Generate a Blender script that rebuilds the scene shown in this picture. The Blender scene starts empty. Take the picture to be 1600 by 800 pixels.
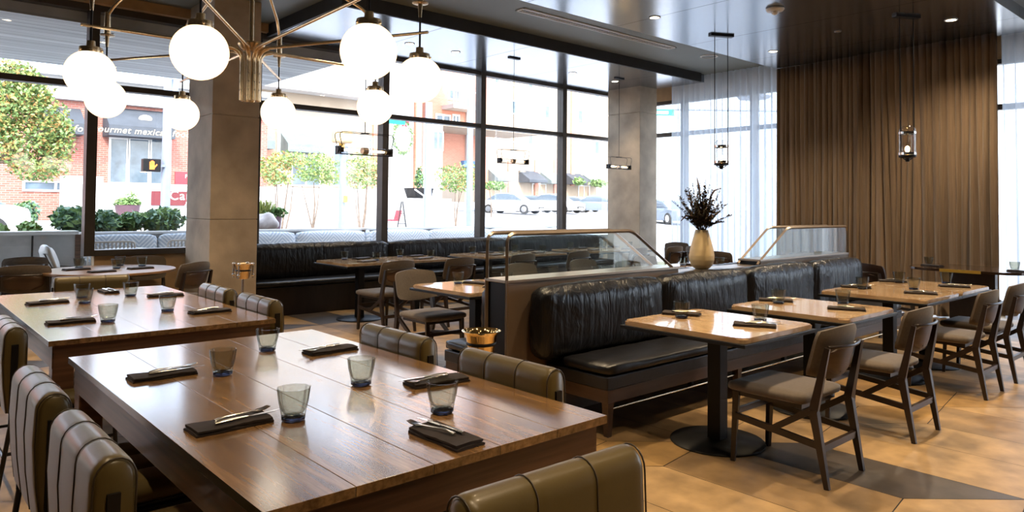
import bpy, bmesh, math, random
from mathutils import Vector, Matrix
import numpy as np
R = random.Random(7)
PI = math.pi
S = bpy.context.scene
COL = S.collection

# ------------------------------------------------------------------ camera
H = 1.47
FPX, CYPX, YAW, PITCH, ROLL = 1121.4, 288.05, .72752, .030786, .0086
_cy, _sy, _cp, _sp = math.cos(YAW), math.sin(YAW), math.cos(PITCH), math.sin(PITCH)
_f = Vector((_sy*_cp, _cy*_cp, _sp)); _r = Vector((_cy, -_sy, 0)); _u = _r.cross(_f)
_r2 = _r*math.cos(ROLL) + _u*math.sin(ROLL); _u2 = _u*math.cos(ROLL) - _r*math.sin(ROLL)
cd = bpy.data.cameras.new('camera'); cam = bpy.data.objects.new('camera', cd); COL.objects.link(cam)
m = Matrix.Identity(4)
for i in range(3):
    m[i][0], m[i][1], m[i][2] = _r2[i], _u2[i], -_f[i]
m[2][3] = H
cam.matrix_world = m
cd.sensor_width = 36; cd.lens = FPX/1600*36; cd.shift_y = -(400-CYPX)/1600
cd.clip_start = .05; cd.clip_end = 400
S.camera = cam

# ------------------------------------------------------------------ exposure, world, sun
S.view_settings.view_transform = 'Standard'; S.view_settings.look = 'None'
S.view_settings.exposure = 0.82; S.view_settings.gamma = 1; S.view_settings.use_curve_mapping = False
S.cycles.use_denoising = True
S.cycles.max_bounces = 10; S.cycles.transparent_max_bounces = 24; S.cycles.diffuse_bounces = 5
S.cycles.transmission_bounces = 8; S.cycles.glossy_bounces = 5
S.cycles.sample_clamp_indirect = 6; S.cycles.caustics_reflective = False; S.cycles.caustics_refractive = False
W = bpy.data.worlds.new('sky'); S.world = W; W.use_nodes = True
wn, wl = W.node_tree.nodes, W.node_tree.links
bg = wn['Background']; sky = wn.new('ShaderNodeTexSky'); sky.sky_type = 'NISHITA'
sky.sun_disc = False; sky.sun_elevation = math.radians(42); sky.sun_rotation = math.radians(200); sky.air_density = 1.0; sky.dust_density = 3.5
mx = wn.new('ShaderNodeMix'); mx.data_type = 'RGBA'; mx.inputs[0].default_value = .5
mx.inputs[7].default_value = (5.2, 5.8, 6.6, 1)
wl.new(sky.outputs[0], mx.inputs[6]); wl.new(mx.outputs[2], bg.inputs[0]); bg.inputs[1].default_value = .66
sun = bpy.data.lights.new('sun', 'SUN'); sun.energy = 2.7; sun.angle = math.radians(.6); sun.color = (1, .95, .86)
so = bpy.data.objects.new('sun', sun); COL.objects.link(so); so.rotation_euler = (math.radians(48), 0, math.radians(-28))

# ------------------------------------------------------------------ points of the place along a sight direction (at its own real distance)
def ray(x, y):
    return _r2*((x-800)/FPX) + _u2*(-(y-CYPX)/FPX) + _f
def onz(x, y, z):
    d = ray(x, y); return Vector((0, 0, H)) + d*((z-H)/d.z)
def onx(x, y, X):
    d = ray(x, y); return Vector((0, 0, H)) + d*(X/d.x)
def ony(x, y, Y):
    d = ray(x, y); return Vector((0, 0, H)) + d*(Y/d.y)

# ------------------------------------------------------------------ materials
def newmat(name):
    mt = bpy.data.materials.new(name); mt.use_nodes = True
    return mt, mt.node_tree.nodes, mt.node_tree.links, mt.node_tree.nodes['Principled BSDF']
def ramp(n, l, fac, stops):
    r = n.new('ShaderNodeValToRGB'); e = r.color_ramp.elements
    while len(e) < len(stops): e.new(.5)
    for i, (p, c) in enumerate(stops):
        e[i].position = p; e[i].color = (*c, 1)
    l.new(fac, r.inputs[0]); return r.outputs[0]
def coords(n, l, scale=(1, 1, 1), rot=(0, 0, 0), kind='Object'):
    tc = n.new('ShaderNodeTexCoord'); mp = n.new('ShaderNodeMapping')
    mp.inputs['Scale'].default_value = scale; mp.inputs['Rotation'].default_value = rot
    l.new(tc.outputs[kind], mp.inputs[0]); return mp.outputs[0]
def noise(n, l, vec, scale, detail=4, rough=.5, dist=0):
    t = n.new('ShaderNodeTexNoise'); t.inputs['Scale'].default_value = scale; t.inputs['Detail'].default_value = detail
    t.inputs['Roughness'].default_value = rough; t.inputs['Distortion'].default_value = dist
    l.new(vec, t.inputs['Vector']); return t.outputs['Fac']
def bump(n, l, p, h, strength=.3, dist=.01):
    b = n.new('ShaderNodeBump'); b.inputs['Strength'].default_value = strength; b.inputs['Distance'].default_value = dist
    l.new(h, b.inputs['Height']); l.new(b.outputs[0], p.inputs['Normal']); return b
def mat(name, col, rough=.5, metal=0, var=.12, vscale=8, stretch=(1, 1, 1), bmp=0, bscale=40, bstretch=None, coat=0, spec=.5, sheen=0, bdist=.01):
    mt, n, l, p = newmat(name)
    v = coords(n, l, stretch)
    f = noise(n, l, v, vscale)
    c2 = tuple(min(1, c*(1+var)) for c in col); c1 = tuple(c*(1-var) for c in col)
    l.new(ramp(n, l, f, [(.3, c1), (.7, c2)]), p.inputs['Base Color'])
    p.inputs['Roughness'].default_value = rough; p.inputs['Metallic'].default_value = metal
    p.inputs['Specular IOR Level'].default_value = spec
    if coat: p.inputs['Coat Weight'].default_value = coat; p.inputs['Coat Roughness'].default_value = .08
    if sheen: p.inputs['Sheen Weight'].default_value = sheen
    if bmp:
        v2 = coords(n, l, bstretch or stretch); bump(n, l, p, noise(n, l, v2, bscale, 5, .6), bmp, bdist)
    return mt
def emit(name, col, strength):
    mt, n, l, p = newmat(name)
    p.inputs['Base Color'].default_value = (*col, 1)
    p.inputs['Emission Color'].default_value = (*col, 1); p.inputs['Emission Strength'].default_value = strength
    return mt
def glassy(name, col=(1, 1, 1), refl=1.0, ior=1.5, rough=.0):
    mt = bpy.data.materials.new(name); mt.use_nodes = True
    n, l = mt.node_tree.nodes, mt.node_tree.links; n.clear()
    o = n.new('ShaderNodeOutputMaterial'); t = n.new('ShaderNodeBsdfTransparent'); g = n.new('ShaderNodeBsdfGlossy')
    t.inputs[0].default_value = (*col, 1); g.inputs['Roughness'].default_value = rough
    fr = n.new('ShaderNodeFresnel'); ge = n.new('ShaderNodeNewGeometry'); mr = n.new('ShaderNodeMapRange')
    mr.inputs['To Min'].default_value = ior; mr.inputs['To Max'].default_value = 1/ior
    l.new(ge.outputs['Backfacing'], mr.inputs['Value']); l.new(mr.outputs[0], fr.inputs[0])
    mu = n.new('ShaderNodeMath'); mu.operation = 'MULTIPLY'; mu.inputs[1].default_value = refl
    mxs = n.new('ShaderNodeMixShader'); l.new(fr.outputs[0], mu.inputs[0]); l.new(mu.outputs[0], mxs.inputs[0])
    l.new(t.outputs[0], mxs.inputs[1]); l.new(g.outputs[0], mxs.inputs[2]); l.new(mxs.outputs[0], o.inputs[0])
    return mt
def brick(name, c1, c2, mortar, sx=.22, sy=.075, facing='xz', rough=.85):
    mt, n, l, p = newmat(name)
    tc = n.new('ShaderNodeTexCoord'); sp = n.new('ShaderNodeSeparateXYZ'); cb = n.new('ShaderNodeCombineXYZ')
    l.new(tc.outputs['Object'], sp.inputs[0]); l.new(sp.outputs[0 if facing == 'xz' else 1], cb.inputs[0]); l.new(sp.outputs[2], cb.inputs[1])
    b = n.new('ShaderNodeTexBrick'); b.inputs['Color1'].default_value = (*c1, 1); b.inputs['Color2'].default_value = (*c2, 1)
    b.inputs['Mortar'].default_value = (*mortar, 1); b.inputs['Scale'].default_value = 1
    b.inputs['Brick Width'].default_value = sx; b.inputs['Row Height'].default_value = sy; b.inputs['Mortar Size'].default_value = .008
    l.new(cb.outputs[0], b.inputs[0]); l.new(b.outputs[0], p.inputs['Base Color']); p.inputs['Roughness'].default_value = rough
    return mt
def planks(name, c1, c2, width, axis=0, rough=.3, coat=.3, seam=.012, grain=9, offs=0, bmp=.08):
    """boards side by side along AXIS (0: x, 1: y), grain running along the other"""
    mt, n, l, p = newmat(name)
    tc = n.new('ShaderNodeTexCoord'); sp = n.new('ShaderNodeSeparateXYZ'); l.new(tc.outputs['Object'], sp.inputs[0])
    dv = n.new('ShaderNodeMath'); dv.operation = 'MULTIPLY_ADD'; dv.inputs[1].default_value = 1/width; dv.inputs[2].default_value = offs
    l.new(sp.outputs[axis], dv.inputs[0])
    fl = n.new('ShaderNodeMath'); fl.operation = 'FLOOR'; l.new(dv.outputs[0], fl.inputs[0])
    fr = n.new('ShaderNodeMath'); fr.operation = 'FRACT'; l.new(dv.outputs[0], fr.inputs[0])
    wnz = n.new('ShaderNodeTexWhiteNoise'); wnz.noise_dimensions = '1D'; l.new(fl.outputs[0], wnz.inputs['W'])
    st = (1, .07, 1) if axis == 0 else (.07, 1, 1)
    mp = n.new('ShaderNodeMapping'); mp.inputs['Scale'].default_value = st; l.new(tc.outputs['Object'], mp.inputs[0])
    ad = n.new('ShaderNodeVectorMath'); ad.operation = 'ADD'; l.new(mp.outputs[0], ad.inputs[0]); l.new(wnz.outputs['Color'], ad.inputs[1])
    f = noise(n, l, ad.outputs[0], grain, 8, .62, .15)
    c = ramp(n, l, f, [(.25, c1), (.75, c2)])
    big = noise(n, l, ad.outputs[0], 3.2, 5)
    mx1 = n.new('ShaderNodeMix'); mx1.data_type = 'RGBA'; mx1.blend_type = 'MULTIPLY'; mx1.inputs[0].default_value = .7
    l.new(c, mx1.inputs[6]); l.new(ramp(n, l, big, [(.3, (.40, .36, .32)), (.7, (1.35, 1.3, 1.15))]), mx1.inputs[7])
    cmp_ = n.new('ShaderNodeMath'); cmp_.operation = 'LESS_THAN'; cmp_.inputs[1].default_value = seam; l.new(fr.outputs[0], cmp_.inputs[0])
    mx2 = n.new('ShaderNodeMix'); mx2.data_type = 'RGBA'; l.new(cmp_.outputs[0], mx2.inputs[0]); l.new(mx1.outputs[2], mx2.inputs[6])
    mx2.inputs[7].default_value = (c1[0]*.18, c1[1]*.18, c1[2]*.18, 1)
    l.new(mx2.outputs[2], p.inputs['Base Color']); p.inputs['Roughness'].default_value = rough
    l.new(ramp(n, l, big, [(.3, (rough*.85,)*3), (.7, (rough*1.2,)*3)]), p.inputs['Roughness'])
    p.inputs['Coat Weight'].default_value = coat; p.inputs['Coat Roughness'].default_value = .14; p.inputs['Coat IOR'].default_value = 1.7
    if bmp: bump(n, l, p, f, bmp, .002)
    return mt

M = {}
M['table_wood'] = planks('walnut_planks', (.11, .056, .022), (.46, .26, .11), .244, 0, .24, .6, .004, grain=42, offs=.5, bmp=0)
M['apron_wood'] = mat('walnut_apron', (.13, .06, .03), .35, var=.4, vscale=6, stretch=(.3, .3, 8), coat=.2)
M['olive'] = mat('olive_leather', (.125, .088, .028), .36, var=.1, vscale=5, bmp=.12, bscale=120, bdist=.002, coat=.08)
M['olive_piping'] = mat('dark_piping', (.05, .035, .02), .4)
M['black_steel'] = mat('black_steel', (.012, .011, .011), .35, .3, bmp=0)
M['black_leather'] = None
M['dark_wood'] = mat('espresso_wood', (.022, .013, .010), .32, var=.4, vscale=12, stretch=(1, 1, .2))
M['bench_wood'] = mat('bench_walnut', (.075, .042, .026), .4, var=.3, vscale=8, stretch=(.3, 1, 3))
M['taupe'] = mat('taupe_fabric', (.098, .073, .053), .9, var=.12, vscale=60, bmp=.3, bscale=500, sheen=.3, bdist=.002)
M['panel'] = mat('bronze_panel', (.19, .135, .095), .38, .35, var=.08, vscale=3)
M['bronze'] = mat('bronze_metal', (.33, .27, .22), .30, .8, var=.08)
M['brass'] = mat('brushed_brass', (.68, .52, .33), .27, 1, var=.08, vscale=30)
M['gold'] = mat('polished_gold', (.85, .62, .30), .08, 1, var=.03)
M['chrome'] = mat('polished_steel', (.75, .74, .72), .12, 1, var=.03)
M['silver'] = mat('silverware', (.80, .76, .70), .14, 1, var=.03)
M['napkin'] = mat('dark_napkin', (.028, .019, .016), .85, var=.2, vscale=30, bmp=.3, bscale=300, bdist=.002)
M['grey_napkin'] = mat('grey_napkin', (.16, .14, .13), .85, var=.2, vscale=30, bmp=.3, bscale=300, bdist=.002)
M['black_metal'] = mat('black_metal', (.010, .010, .011), .45, .5)
M['frame'] = mat('window_frame_bronze', (.065, .054, .045), .45, .4, var=.1)
M['concrete'] = mat('concrete', (.42, .34, .25), .75, var=.28, vscale=2.2, bmp=.25, bscale=14)
M['cream'] = mat('cream_ceramic', (.55, .42, .23), .5, var=.1, vscale=6)
M['drape'] = mat('brown_drape', (.27, .18, .105), .85, var=.15, vscale=40, stretch=(1, 1, .05), bmp=.15, bscale=300, sheen=.35)
M['dark_wall'] = mat('dark_wall_paint', (.045, .035, .028), .6, var=.1)
M['tan_wall'] = mat('tan_wall', (.42, .27, .14), .6, var=.1)
M['white_trim'] = mat('white_trim', (.75, .75, .73), .4, var=.02)
M['dark_slot'] = mat('dark_slot', (.02, .02, .02), .6)
M['recess'] = mat('olive_grey_ceiling', (.155, .165, .145), .55, var=.06, vscale=.8)
M['stripe_black'] = mat('black_paint', (.012, .012, .013), .5)

def marble():
    mt, n, l, p = newmat('beige_marble')
    v = coords(n, l, (1, .35, 1))
    f = noise(n, l, v, 7, 8, .6, 1.2); c = ramp(n, l, f, [(.25, (.36, .20, .10)), (.5, (.56, .38, .22)), (.8, (.66, .50, .33))])
    l.new(c, p.inputs['Base Color']); p.inputs['Roughness'].default_value = .09; p.inputs['Coat Weight'].default_value = .4; p.inputs['Coat Roughness'].default_value = .03
    return mt
M['marble'] = marble()
def black_leather():
    mt, n, l, p = newmat('black_leather')
    p.inputs['Base Color'].default_value = (.006, .0065, .009, 1); p.inputs['Roughness'].default_value = .30
    p.inputs['Specular IOR Level'].default_value = .42; p.inputs['Coat Weight'].default_value = .0; p.inputs['Coat Roughness'].default_value = .2
    a = noise(n, l, coords(n, l, (1, 1, .14)), 10, 4, .6, 1.2)
    b = noise(n, l, coords(n, l, (1, 1, .6)), 6, 3, .5, .8)
    ad = n.new('ShaderNodeMath'); ad.operation = 'ADD'; l.new(a, ad.inputs[0]); l.new(b, ad.inputs[1])
    bump(n, l, p, ad.outputs[0], .45, .04)
    return mt
M['black_leather'] = black_leather()
M['seat_leather'] = mat('black_seat_leather', (.008, .008, .010), .36, var=.3, bmp=.35, bscale=7, bdist=.012, spec=.45)
def ceiling_metal():
    mt, n, l, p = newmat('brushed_dark_panels')
    tc = n.new('ShaderNodeTexCoord'); sp = n.new('ShaderNodeSeparateXYZ'); l.new(tc.outputs['Object'], sp.inputs[0])
    def line(i, w, off, s):
        a = n.new('ShaderNodeMath'); a.operation = 'MULTIPLY_ADD'; a.inputs[1].default_value = 1/w; a.inputs[2].default_value = off
        l.new(sp.outputs[i], a.inputs[0]); f = n.new('ShaderNodeMath'); f.operation = 'FRACT'; l.new(a.outputs[0], f.inputs[0])
        c = n.new('ShaderNodeMath'); c.operation = 'LESS_THAN'; c.inputs[1].default_value = s; l.new(f.outputs[0], c.inputs[0]); return c.outputs[0]
    la = line(0, 1.58, -7.085/1.58+5, .010)
    mp = coords(n, l, (60, 1.2, 1)); f = noise(n, l, mp, 4, 4, .6)
    c = ramp(n, l, f, [(.3, (.29, .32, .36)), (.7, (.36, .39, .43))])
    mx2 = n.new('ShaderNodeMix'); mx2.data_type = 'RGBA'; l.new(la, mx2.inputs[0]); l.new(c, mx2.inputs[6]); mx2.inputs[7].default_value = (.01, .01, .01, 1)
    l.new(mx2.outputs[2], p.inputs['Base Color']); p.inputs['Metallic'].default_value = .92; p.inputs['Roughness'].default_value = .16
    bump(n, l, p, f, .06, .004)
    return mt
M['ceil_metal'] = ceiling_metal()
def sheer():
    mt = bpy.data.materials.new('sheer_voile'); mt.use_nodes = True
    n, l = mt.node_tree.nodes, mt.node_tree.links; n.clear()
    o = n.new('ShaderNodeOutputMaterial'); t = n.new('ShaderNodeBsdfTransparent'); tr = n.new('ShaderNodeBsdfTranslucent'); d = n.new('ShaderNodeBsdfDiffuse')
    v = coords(n, l, (1, 1, 1)); f = noise(n, l, v, 160, 2)
    l.new(ramp(n, l, f, [(.3, (.60, .67, .76)), (.7, (.74, .80, .87))]), tr.inputs[0]); d.inputs[0].default_value = (.8, .83, .88, 1)
    a = n.new('ShaderNodeMixShader'); a.inputs[0].default_value = .35; l.new(tr.outputs[0], a.inputs[1]); l.new(d.outputs[0], a.inputs[2])
    b = n.new('ShaderNodeMixShader'); b.inputs[0].default_value = .33; l.new(a.outputs[0], b.inputs[1]); l.new(t.outputs[0], b.inputs[2])
    l.new(b.outputs[0], o.inputs[0]); return mt
M['sheer'] = sheer()
M['pane'] = glassy('window_glass', (.97, .98, .99), .9)
M['screen_glass'] = glassy('screen_glass', (.93, .96, .95), 1.0)
M['lamp_glass'] = glassy('lamp_glass', (.95, .93, .90), 2.2)
M['brass_strip'] = mat('yellow_brass_strip', (.75, .50, .08), .4, .35, var=.05)
def smoke(name, c0, c1, refl):
    mt = glassy(name, c0, refl); n, l = mt.node_tree.nodes, mt.node_tree.links
    lw = n.new('ShaderNodeLayerWeight'); lw.inputs[0].default_value = .35
    t = [q for q in n if q.type == 'BSDF_TRANSPARENT'][0]
    l.new(ramp(n, l, lw.outputs['Facing'], [(.25, c0), (.92, c1)]), t.inputs[0]); return mt
def tumbler():
    mt, n, l, p = newmat('smoke_glass')
    p.inputs['Base Color'].default_value = (.66, .66, .62, 1); p.inputs['Roughness'].default_value = .0
    p.inputs['Transmission Weight'].default_value = 1; p.inputs['IOR'].default_value = 1.45
    return mt
M['tumbler'] = smoke('smoke_glass', (.84, .84, .79), (.30, .31, .30), .55)
mt, n_, l_, p_ = newmat('blue_glass_base'); p_.inputs['Base Color'].default_value = (.03, .038, .07, 1); p_.inputs['Roughness'].default_value = .02
p_.inputs['Transmission Weight'].default_value = .9; p_.inputs['IOR'].default_value = 1.5; M['tumbler_base'] = mt
M['globe'] = emit('opal_globe', (1, .84, .60), 1.0)
_n, _l = M['globe'].node_tree.nodes, M['globe'].node_tree.links; _p = _n['Principled BSDF']; _lw = _n.new('ShaderNodeLayerWeight'); _lw.inputs[0].default_value = .5
_l.new(ramp(_n, _l, _lw.outputs['Facing'], [(.35, (1, .92, .78)), (.98, (1, .66, .34))]), _p.inputs['Emission Color'])
_mr = _n.new('ShaderNodeMapRange'); _mr.inputs['From Min'].default_value = .3; _mr.inputs['To Min'].default_value = 2.6; _mr.inputs['To Max'].default_value = .75
_l.new(_lw.outputs['Facing'], _mr.inputs['Value']); _l.new(_mr.outputs[0], _p.inputs['Emission Strength'])
M['bulb'] = emit('filament_bulb', (1, .66, .28), 22)
M['led'] = emit('downlight_lens', (1, .80, .55), 18)
def tile(name, c):
    return mat(name, c, .40, var=.32, vscale=5, bmp=.12, bscale=30, bdist=.004)
M['tile_a'] = tile('sand_tile', (.40, .26, .125)); M['tile_b'] = tile('tan_tile', (.30, .19, .09)); M['tile_c'] = tile('charcoal_tile', (.075, .06, .05))
M['tile_d'] = tile('ochre_tile', (.36, .215, .08))

# ------------------------------------------------------------------ mesh helpers
class B:
    def __init__(s): s.bm = bmesh.new()
    def box(s, x0, x1, y0, y1, z0, z1, bev=0, seg=2, rot=None, mi=0):
        g = bmesh.ops.create_cube(s.bm, size=1)['verts']
        c = Vector(((x0+x1)/2, (y0+y1)/2, (z0+z1)/2)); d = Vector((x1-x0, y1-y0, z1-z0))
        for v in g: v.co = Vector((v.co.x*d.x, v.co.y*d.y, v.co.z*d.z))
        if bev:
            es = list({e for v in g for e in v.link_edges})
            r = bmesh.ops.bevel(s.bm, geom=es, offset=bev, segments=seg, profile=.5, affect='EDGES')
            g = list({v for f in r['faces'] for v in f.verts} | {v for v in g if v.is_valid})
        for v in g: v.co = (rot @ v.co if rot else v.co) + c
        if mi:
            for f in {f for v in g for f in v.link_faces}: f.material_index = mi
        return s
    def quad(s, pts, mi=0):
        f = s.bm.faces.new([s.bm.verts.new(p) for p in pts]); f.material_index = mi; return s
    def prism(s, pts, vec):
        """a flat outline PTS pushed along VEC"""
        a = [s.bm.verts.new(p) for p in pts]; b = [s.bm.verts.new(Vector(p)+Vector(vec)) for p in pts]
        s.bm.faces.new(a[::-1]); s.bm.faces.new(b); k = len(a)
        for i in range(k): s.bm.faces.new((a[i], a[(i+1) % k], b[(i+1) % k], b[i]))
        return s
    def tube(s, pts, r, seg=10, cap=True, flat=1.0):
        pts = [Vector(p) for p in pts]; rs = r if isinstance(r, (list, tuple)) else [r]*len(pts)
        rings = []; up = None
        for i, p in enumerate(pts):
            t = (pts[min(i+1, len(pts)-1)] - pts[max(i-1, 0)]).normalized()
            if up is None: up = Vector((0, 0, 1)) if abs(t.z) < .9 else Vector((1, 0, 0))
            a = t.cross(up)
            if a.length < 1e-5: a = t.orthogonal()
            a.normalize(); b = a.cross(t).normalized(); up = b
            rings.append([s.bm.verts.new(p + a*(math.cos(q)*rs[i]) + b*(math.sin(q)*rs[i]*flat)) for q in [2*PI*k/seg for k in range(seg)]])
        for A, Bq in zip(rings, rings[1:]):
            for k in range(seg): s.bm.faces.new((A[k], A[(k+1) % seg], Bq[(k+1) % seg], Bq[k]))
        if cap: s.bm.faces.new(rings[0][::-1]); s.bm.faces.new(rings[-1])
        return s
    def bar(s, p, q, w, h, w2=None, h2=None, upv=(0, 0, 1)):
        """rectangular bar from P to Q, W wide and H high, tapering to W2 x H2"""
        p, q = Vector(p), Vector(q); w2 = w2 or w; h2 = h2 or h; t = (q-p).normalized()
        a = t.cross(Vector(upv))
        if a.length < 1e-4: a = t.cross(Vector((0, 1, 0)))
        a.normalize(); b = a.cross(t).normalized()
        A = [s.bm.verts.new(p + a*w/2*i + b*h/2*j) for i, j in ((-1, -1), (1, -1), (1, 1), (-1, 1))]
        Q = [s.bm.verts.new(q + a*w2/2*i + b*h2/2*j) for i, j in ((-1, -1), (1, -1), (1, 1), (-1, 1))]
        s.bm.faces.new(A[::-1]); s.bm.faces.new(Q)
        for k in range(4): s.bm.faces.new((A[k], A[(k+1) % 4], Q[(k+1) % 4], Q[k]))
        return s
    def lathe(s, prof, seg=24, c=(0, 0, 0), flute=0, nfl=10):
        c = Vector(c); rings = []
        for r, z in prof:
            if r < 1e-5: rings.append([s.bm.verts.new(c+Vector((0, 0, z)))]); continue
            ring = []
            for k in range(seg):
                q = 2*PI*k/seg; rr = r*(1-flute*(.5-.5*math.cos(q*nfl)))
                ring.append(s.bm.verts.new(c+Vector((rr*math.cos(q), rr*math.sin(q), z))))
            rings.append(ring)
        for A, Bq in zip(rings, rings[1:]):
            if len(A) == 1 and len(Bq) == 1: continue
            for k in range(seg):
                k2 = (k+1) % seg
                if len(A) == 1: s.bm.faces.new((A[0], Bq[k2], Bq[k]))
                elif len(Bq) == 1: s.bm.faces.new((A[k], A[k2], Bq[0]))
                else: s.bm.faces.new((A[k], A[k2], Bq[k2], Bq[k]))
        return s
    def sphere(s, c, r, seg=20, sc=(1, 1, 1)):
        g = bmesh.ops.create_uvsphere(s.bm, u_segments=seg, v_segments=seg//2, radius=r)['verts']
        for v in g: v.co = Vector((v.co.x*sc[0], v.co.y*sc[1], v.co.z*sc[2])) + Vector(c)
        return s
    def pillow(s, x0, x1, y0, y1, z0, z1, r=.04, puff=.02, nx=14, ny=6, nz=10, jit=0, seed=1):
        """soft box: rounded edges, faces swelling by PUFF"""
        rr = random.Random(seed); c = Vector(((x0+x1)/2, (y0+y1)/2, (z0+z1)/2)); h = Vector((x1-x0, y1-y0, z1-z0))/2
        r = min(r, *h); idx = {}
        def put(i, j, k):
            key = (i, j, k)
            if key in idx: return idx[key]
            u = Vector((2*i/nx-1, 2*j/ny-1, 2*k/nz-1))
            p = Vector((u.x*h.x, u.y*h.y, u.z*h.z)); q = Vector([max(-(h[a]-r), min(h[a]-r, p[a])) for a in range(3)])
            d = p-q
            if d.length > 1e-6: p = q + d.normalized()*r
            w = [max(0, 1-abs(u[a])**2.5) for a in range(3)]
            p = p + Vector((puff*w[1]*w[2]*(u.x if abs(u.x) > .99 else 0), puff*w[0]*w[2]*(u.y if abs(u.y) > .99 else 0), puff*w[0]*w[1]*(u.z if abs(u.z) > .99 else 0)))
            if jit: p = p + Vector([rr.uniform(-jit, jit) for _ in range(3)])
            idx[key] = s.bm.verts.new(p+c); return idx[key]
        for i in range(nx):
            for j in range(ny):
                for k, o in ((0, 0), (nz, 1)):
                    f = [put(i, j, k), put(i, j+1, k), put(i+1, j+1, k), put(i+1, j, k)]; s.bm.faces.new(f[::-1] if o else f)
        for i in range(nx):
            for k in range(nz):
                for j, o in ((0, 0), (ny, 1)):
                    f = [put(i, j, k), put(i+1, j, k), put(i+1, j, k+1), put(i, j, k+1)]; s.bm.faces.new(f[::-1] if o else f)
        for j in range(ny):
            for k in range(nz):
                for i, o in ((0, 0), (nx, 1)):
                    f = [put(i, j, k), put(i, j, k+1), put(i, j+1, k+1), put(i, j+1, k)]; s.bm.faces.new(f[::-1] if o else f)
        return s
    def obj(s, name, mt, parent=None, smooth=False, loc=None):
        me = bpy.data.meshes.new(name); s.bm.normal_update(); s.bm.to_mesh(me); s.bm.free()
        for q in (mt if isinstance(mt, (list, tuple)) else [mt]): me.materials.append(M[q] if isinstance(q, str) else q)
        o = bpy.data.objects.new(name, me); COL.objects.link(o)
        if smooth:
            me.polygons.foreach_set('use_smooth', [True]*len(me.polygons))
            if smooth is not True:
                me.set_sharp_from_angle(angle=math.radians(smooth))
        if parent is not None: o.parent = parent
        if loc: o.location = loc
        return o
def tag(o, label, cat, group=None):
    o['label'] = label; o['category'] = cat
    if group: o['group'] = group
    return o
def thing(name, label, cat, loc=(0, 0, 0), rz=0, group=None):
    o = bpy.data.objects.new(name, None); o.empty_display_size = .05; COL.objects.link(o)
    o.location = loc; o.rotation_euler = (0, 0, rz); tag(o, label, cat, group); return o
def struct(b, name, mt, parent=None, smooth=False):
    o = b.obj(name, mt, parent, smooth)
    if parent is None: o['kind'] = 'structure'
    return o
def dup(root, loc, rz, label, group=None):
    def cp(o, par):
        c = o.copy(); COL.objects.link(c)
        if par is not None: c.parent = par
        for ch in kids.get(o.name, []): cp(ch, c)
        return c
    kids = {}
    def scan(o):
        kids[o.name] = list(o.children)
        for ch in o.children: scan(ch)
    scan(root)
    c = cp(root, None); c.location = loc; c.rotation_euler = (0, 0, rz); c['label'] = label
    if group: c['group'] = group
    return c
class Proto:
    """first call moves the built thing itself, later calls copy it"""
    def __init__(s, root): s.root = root; s.used = False
    def put(s, loc, rz, label, group=None):
        if not s.used:
            s.used = True; o = s.root; o.location = loc; o.rotation_euler = (0, 0, rz); o['label'] = label
            if group: o['group'] = group
            return o
        return dup(s.root, loc, rz, label, group)
def arc(c, r, a0, a1, n, ax='xz'):
    out = []
    for i in range(n+1):
        a = a0+(a1-a0)*i/n; u, v = r*math.cos(a), r*math.sin(a)
        out.append({'xz': (c[0]+u, c[1], c[2]+v), 'xy': (c[0]+u, c[1]+v, c[2]), 'yz': (c[0], c[1]+u, c[2]+v)}[ax])
    return out
def text(body, size, name, mt, parent, loc, rot, depth=.004, sx=1, shear=0, al='CENTER'):
    cu = bpy.data.curves.new(name, 'FONT'); cu.body = body; cu.size = size; cu.extrude = depth; cu.align_x = al; cu.align_y = 'CENTER'; cu.shear = shear; cu.space_character = 1.1
    t = bpy.data.objects.new(name, cu); COL.objects.link(t); bpy.context.view_layer.update()
    me = bpy.data.meshes.new_from_object(t.evaluated_get(bpy.context.evaluated_depsgraph_get()))
    bpy.data.objects.remove(t); me.materials.append(M[mt]); o = bpy.data.objects.new(name, me); COL.objects.link(o)
    o.parent = parent; o.location = loc; o.rotation_euler = rot; o.scale = (sx, 1, 1); return o
def arcpts(pts, r, n=5):
    """round the inner corners of a path"""
    pts = [Vector(p) for p in pts]; out = [pts[0]]
    for a, b, c in zip(pts, pts[1:], pts[2:]):
        u, v = (a-b).normalized(), (c-b).normalized()
        p, q = b+u*r, b+v*r
        for i in range(n+1):
            t = i/n; out.append(p*(1-t)**2 + b*2*t*(1-t) + q*t*t)
    out.append(pts[-1]); return out
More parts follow.
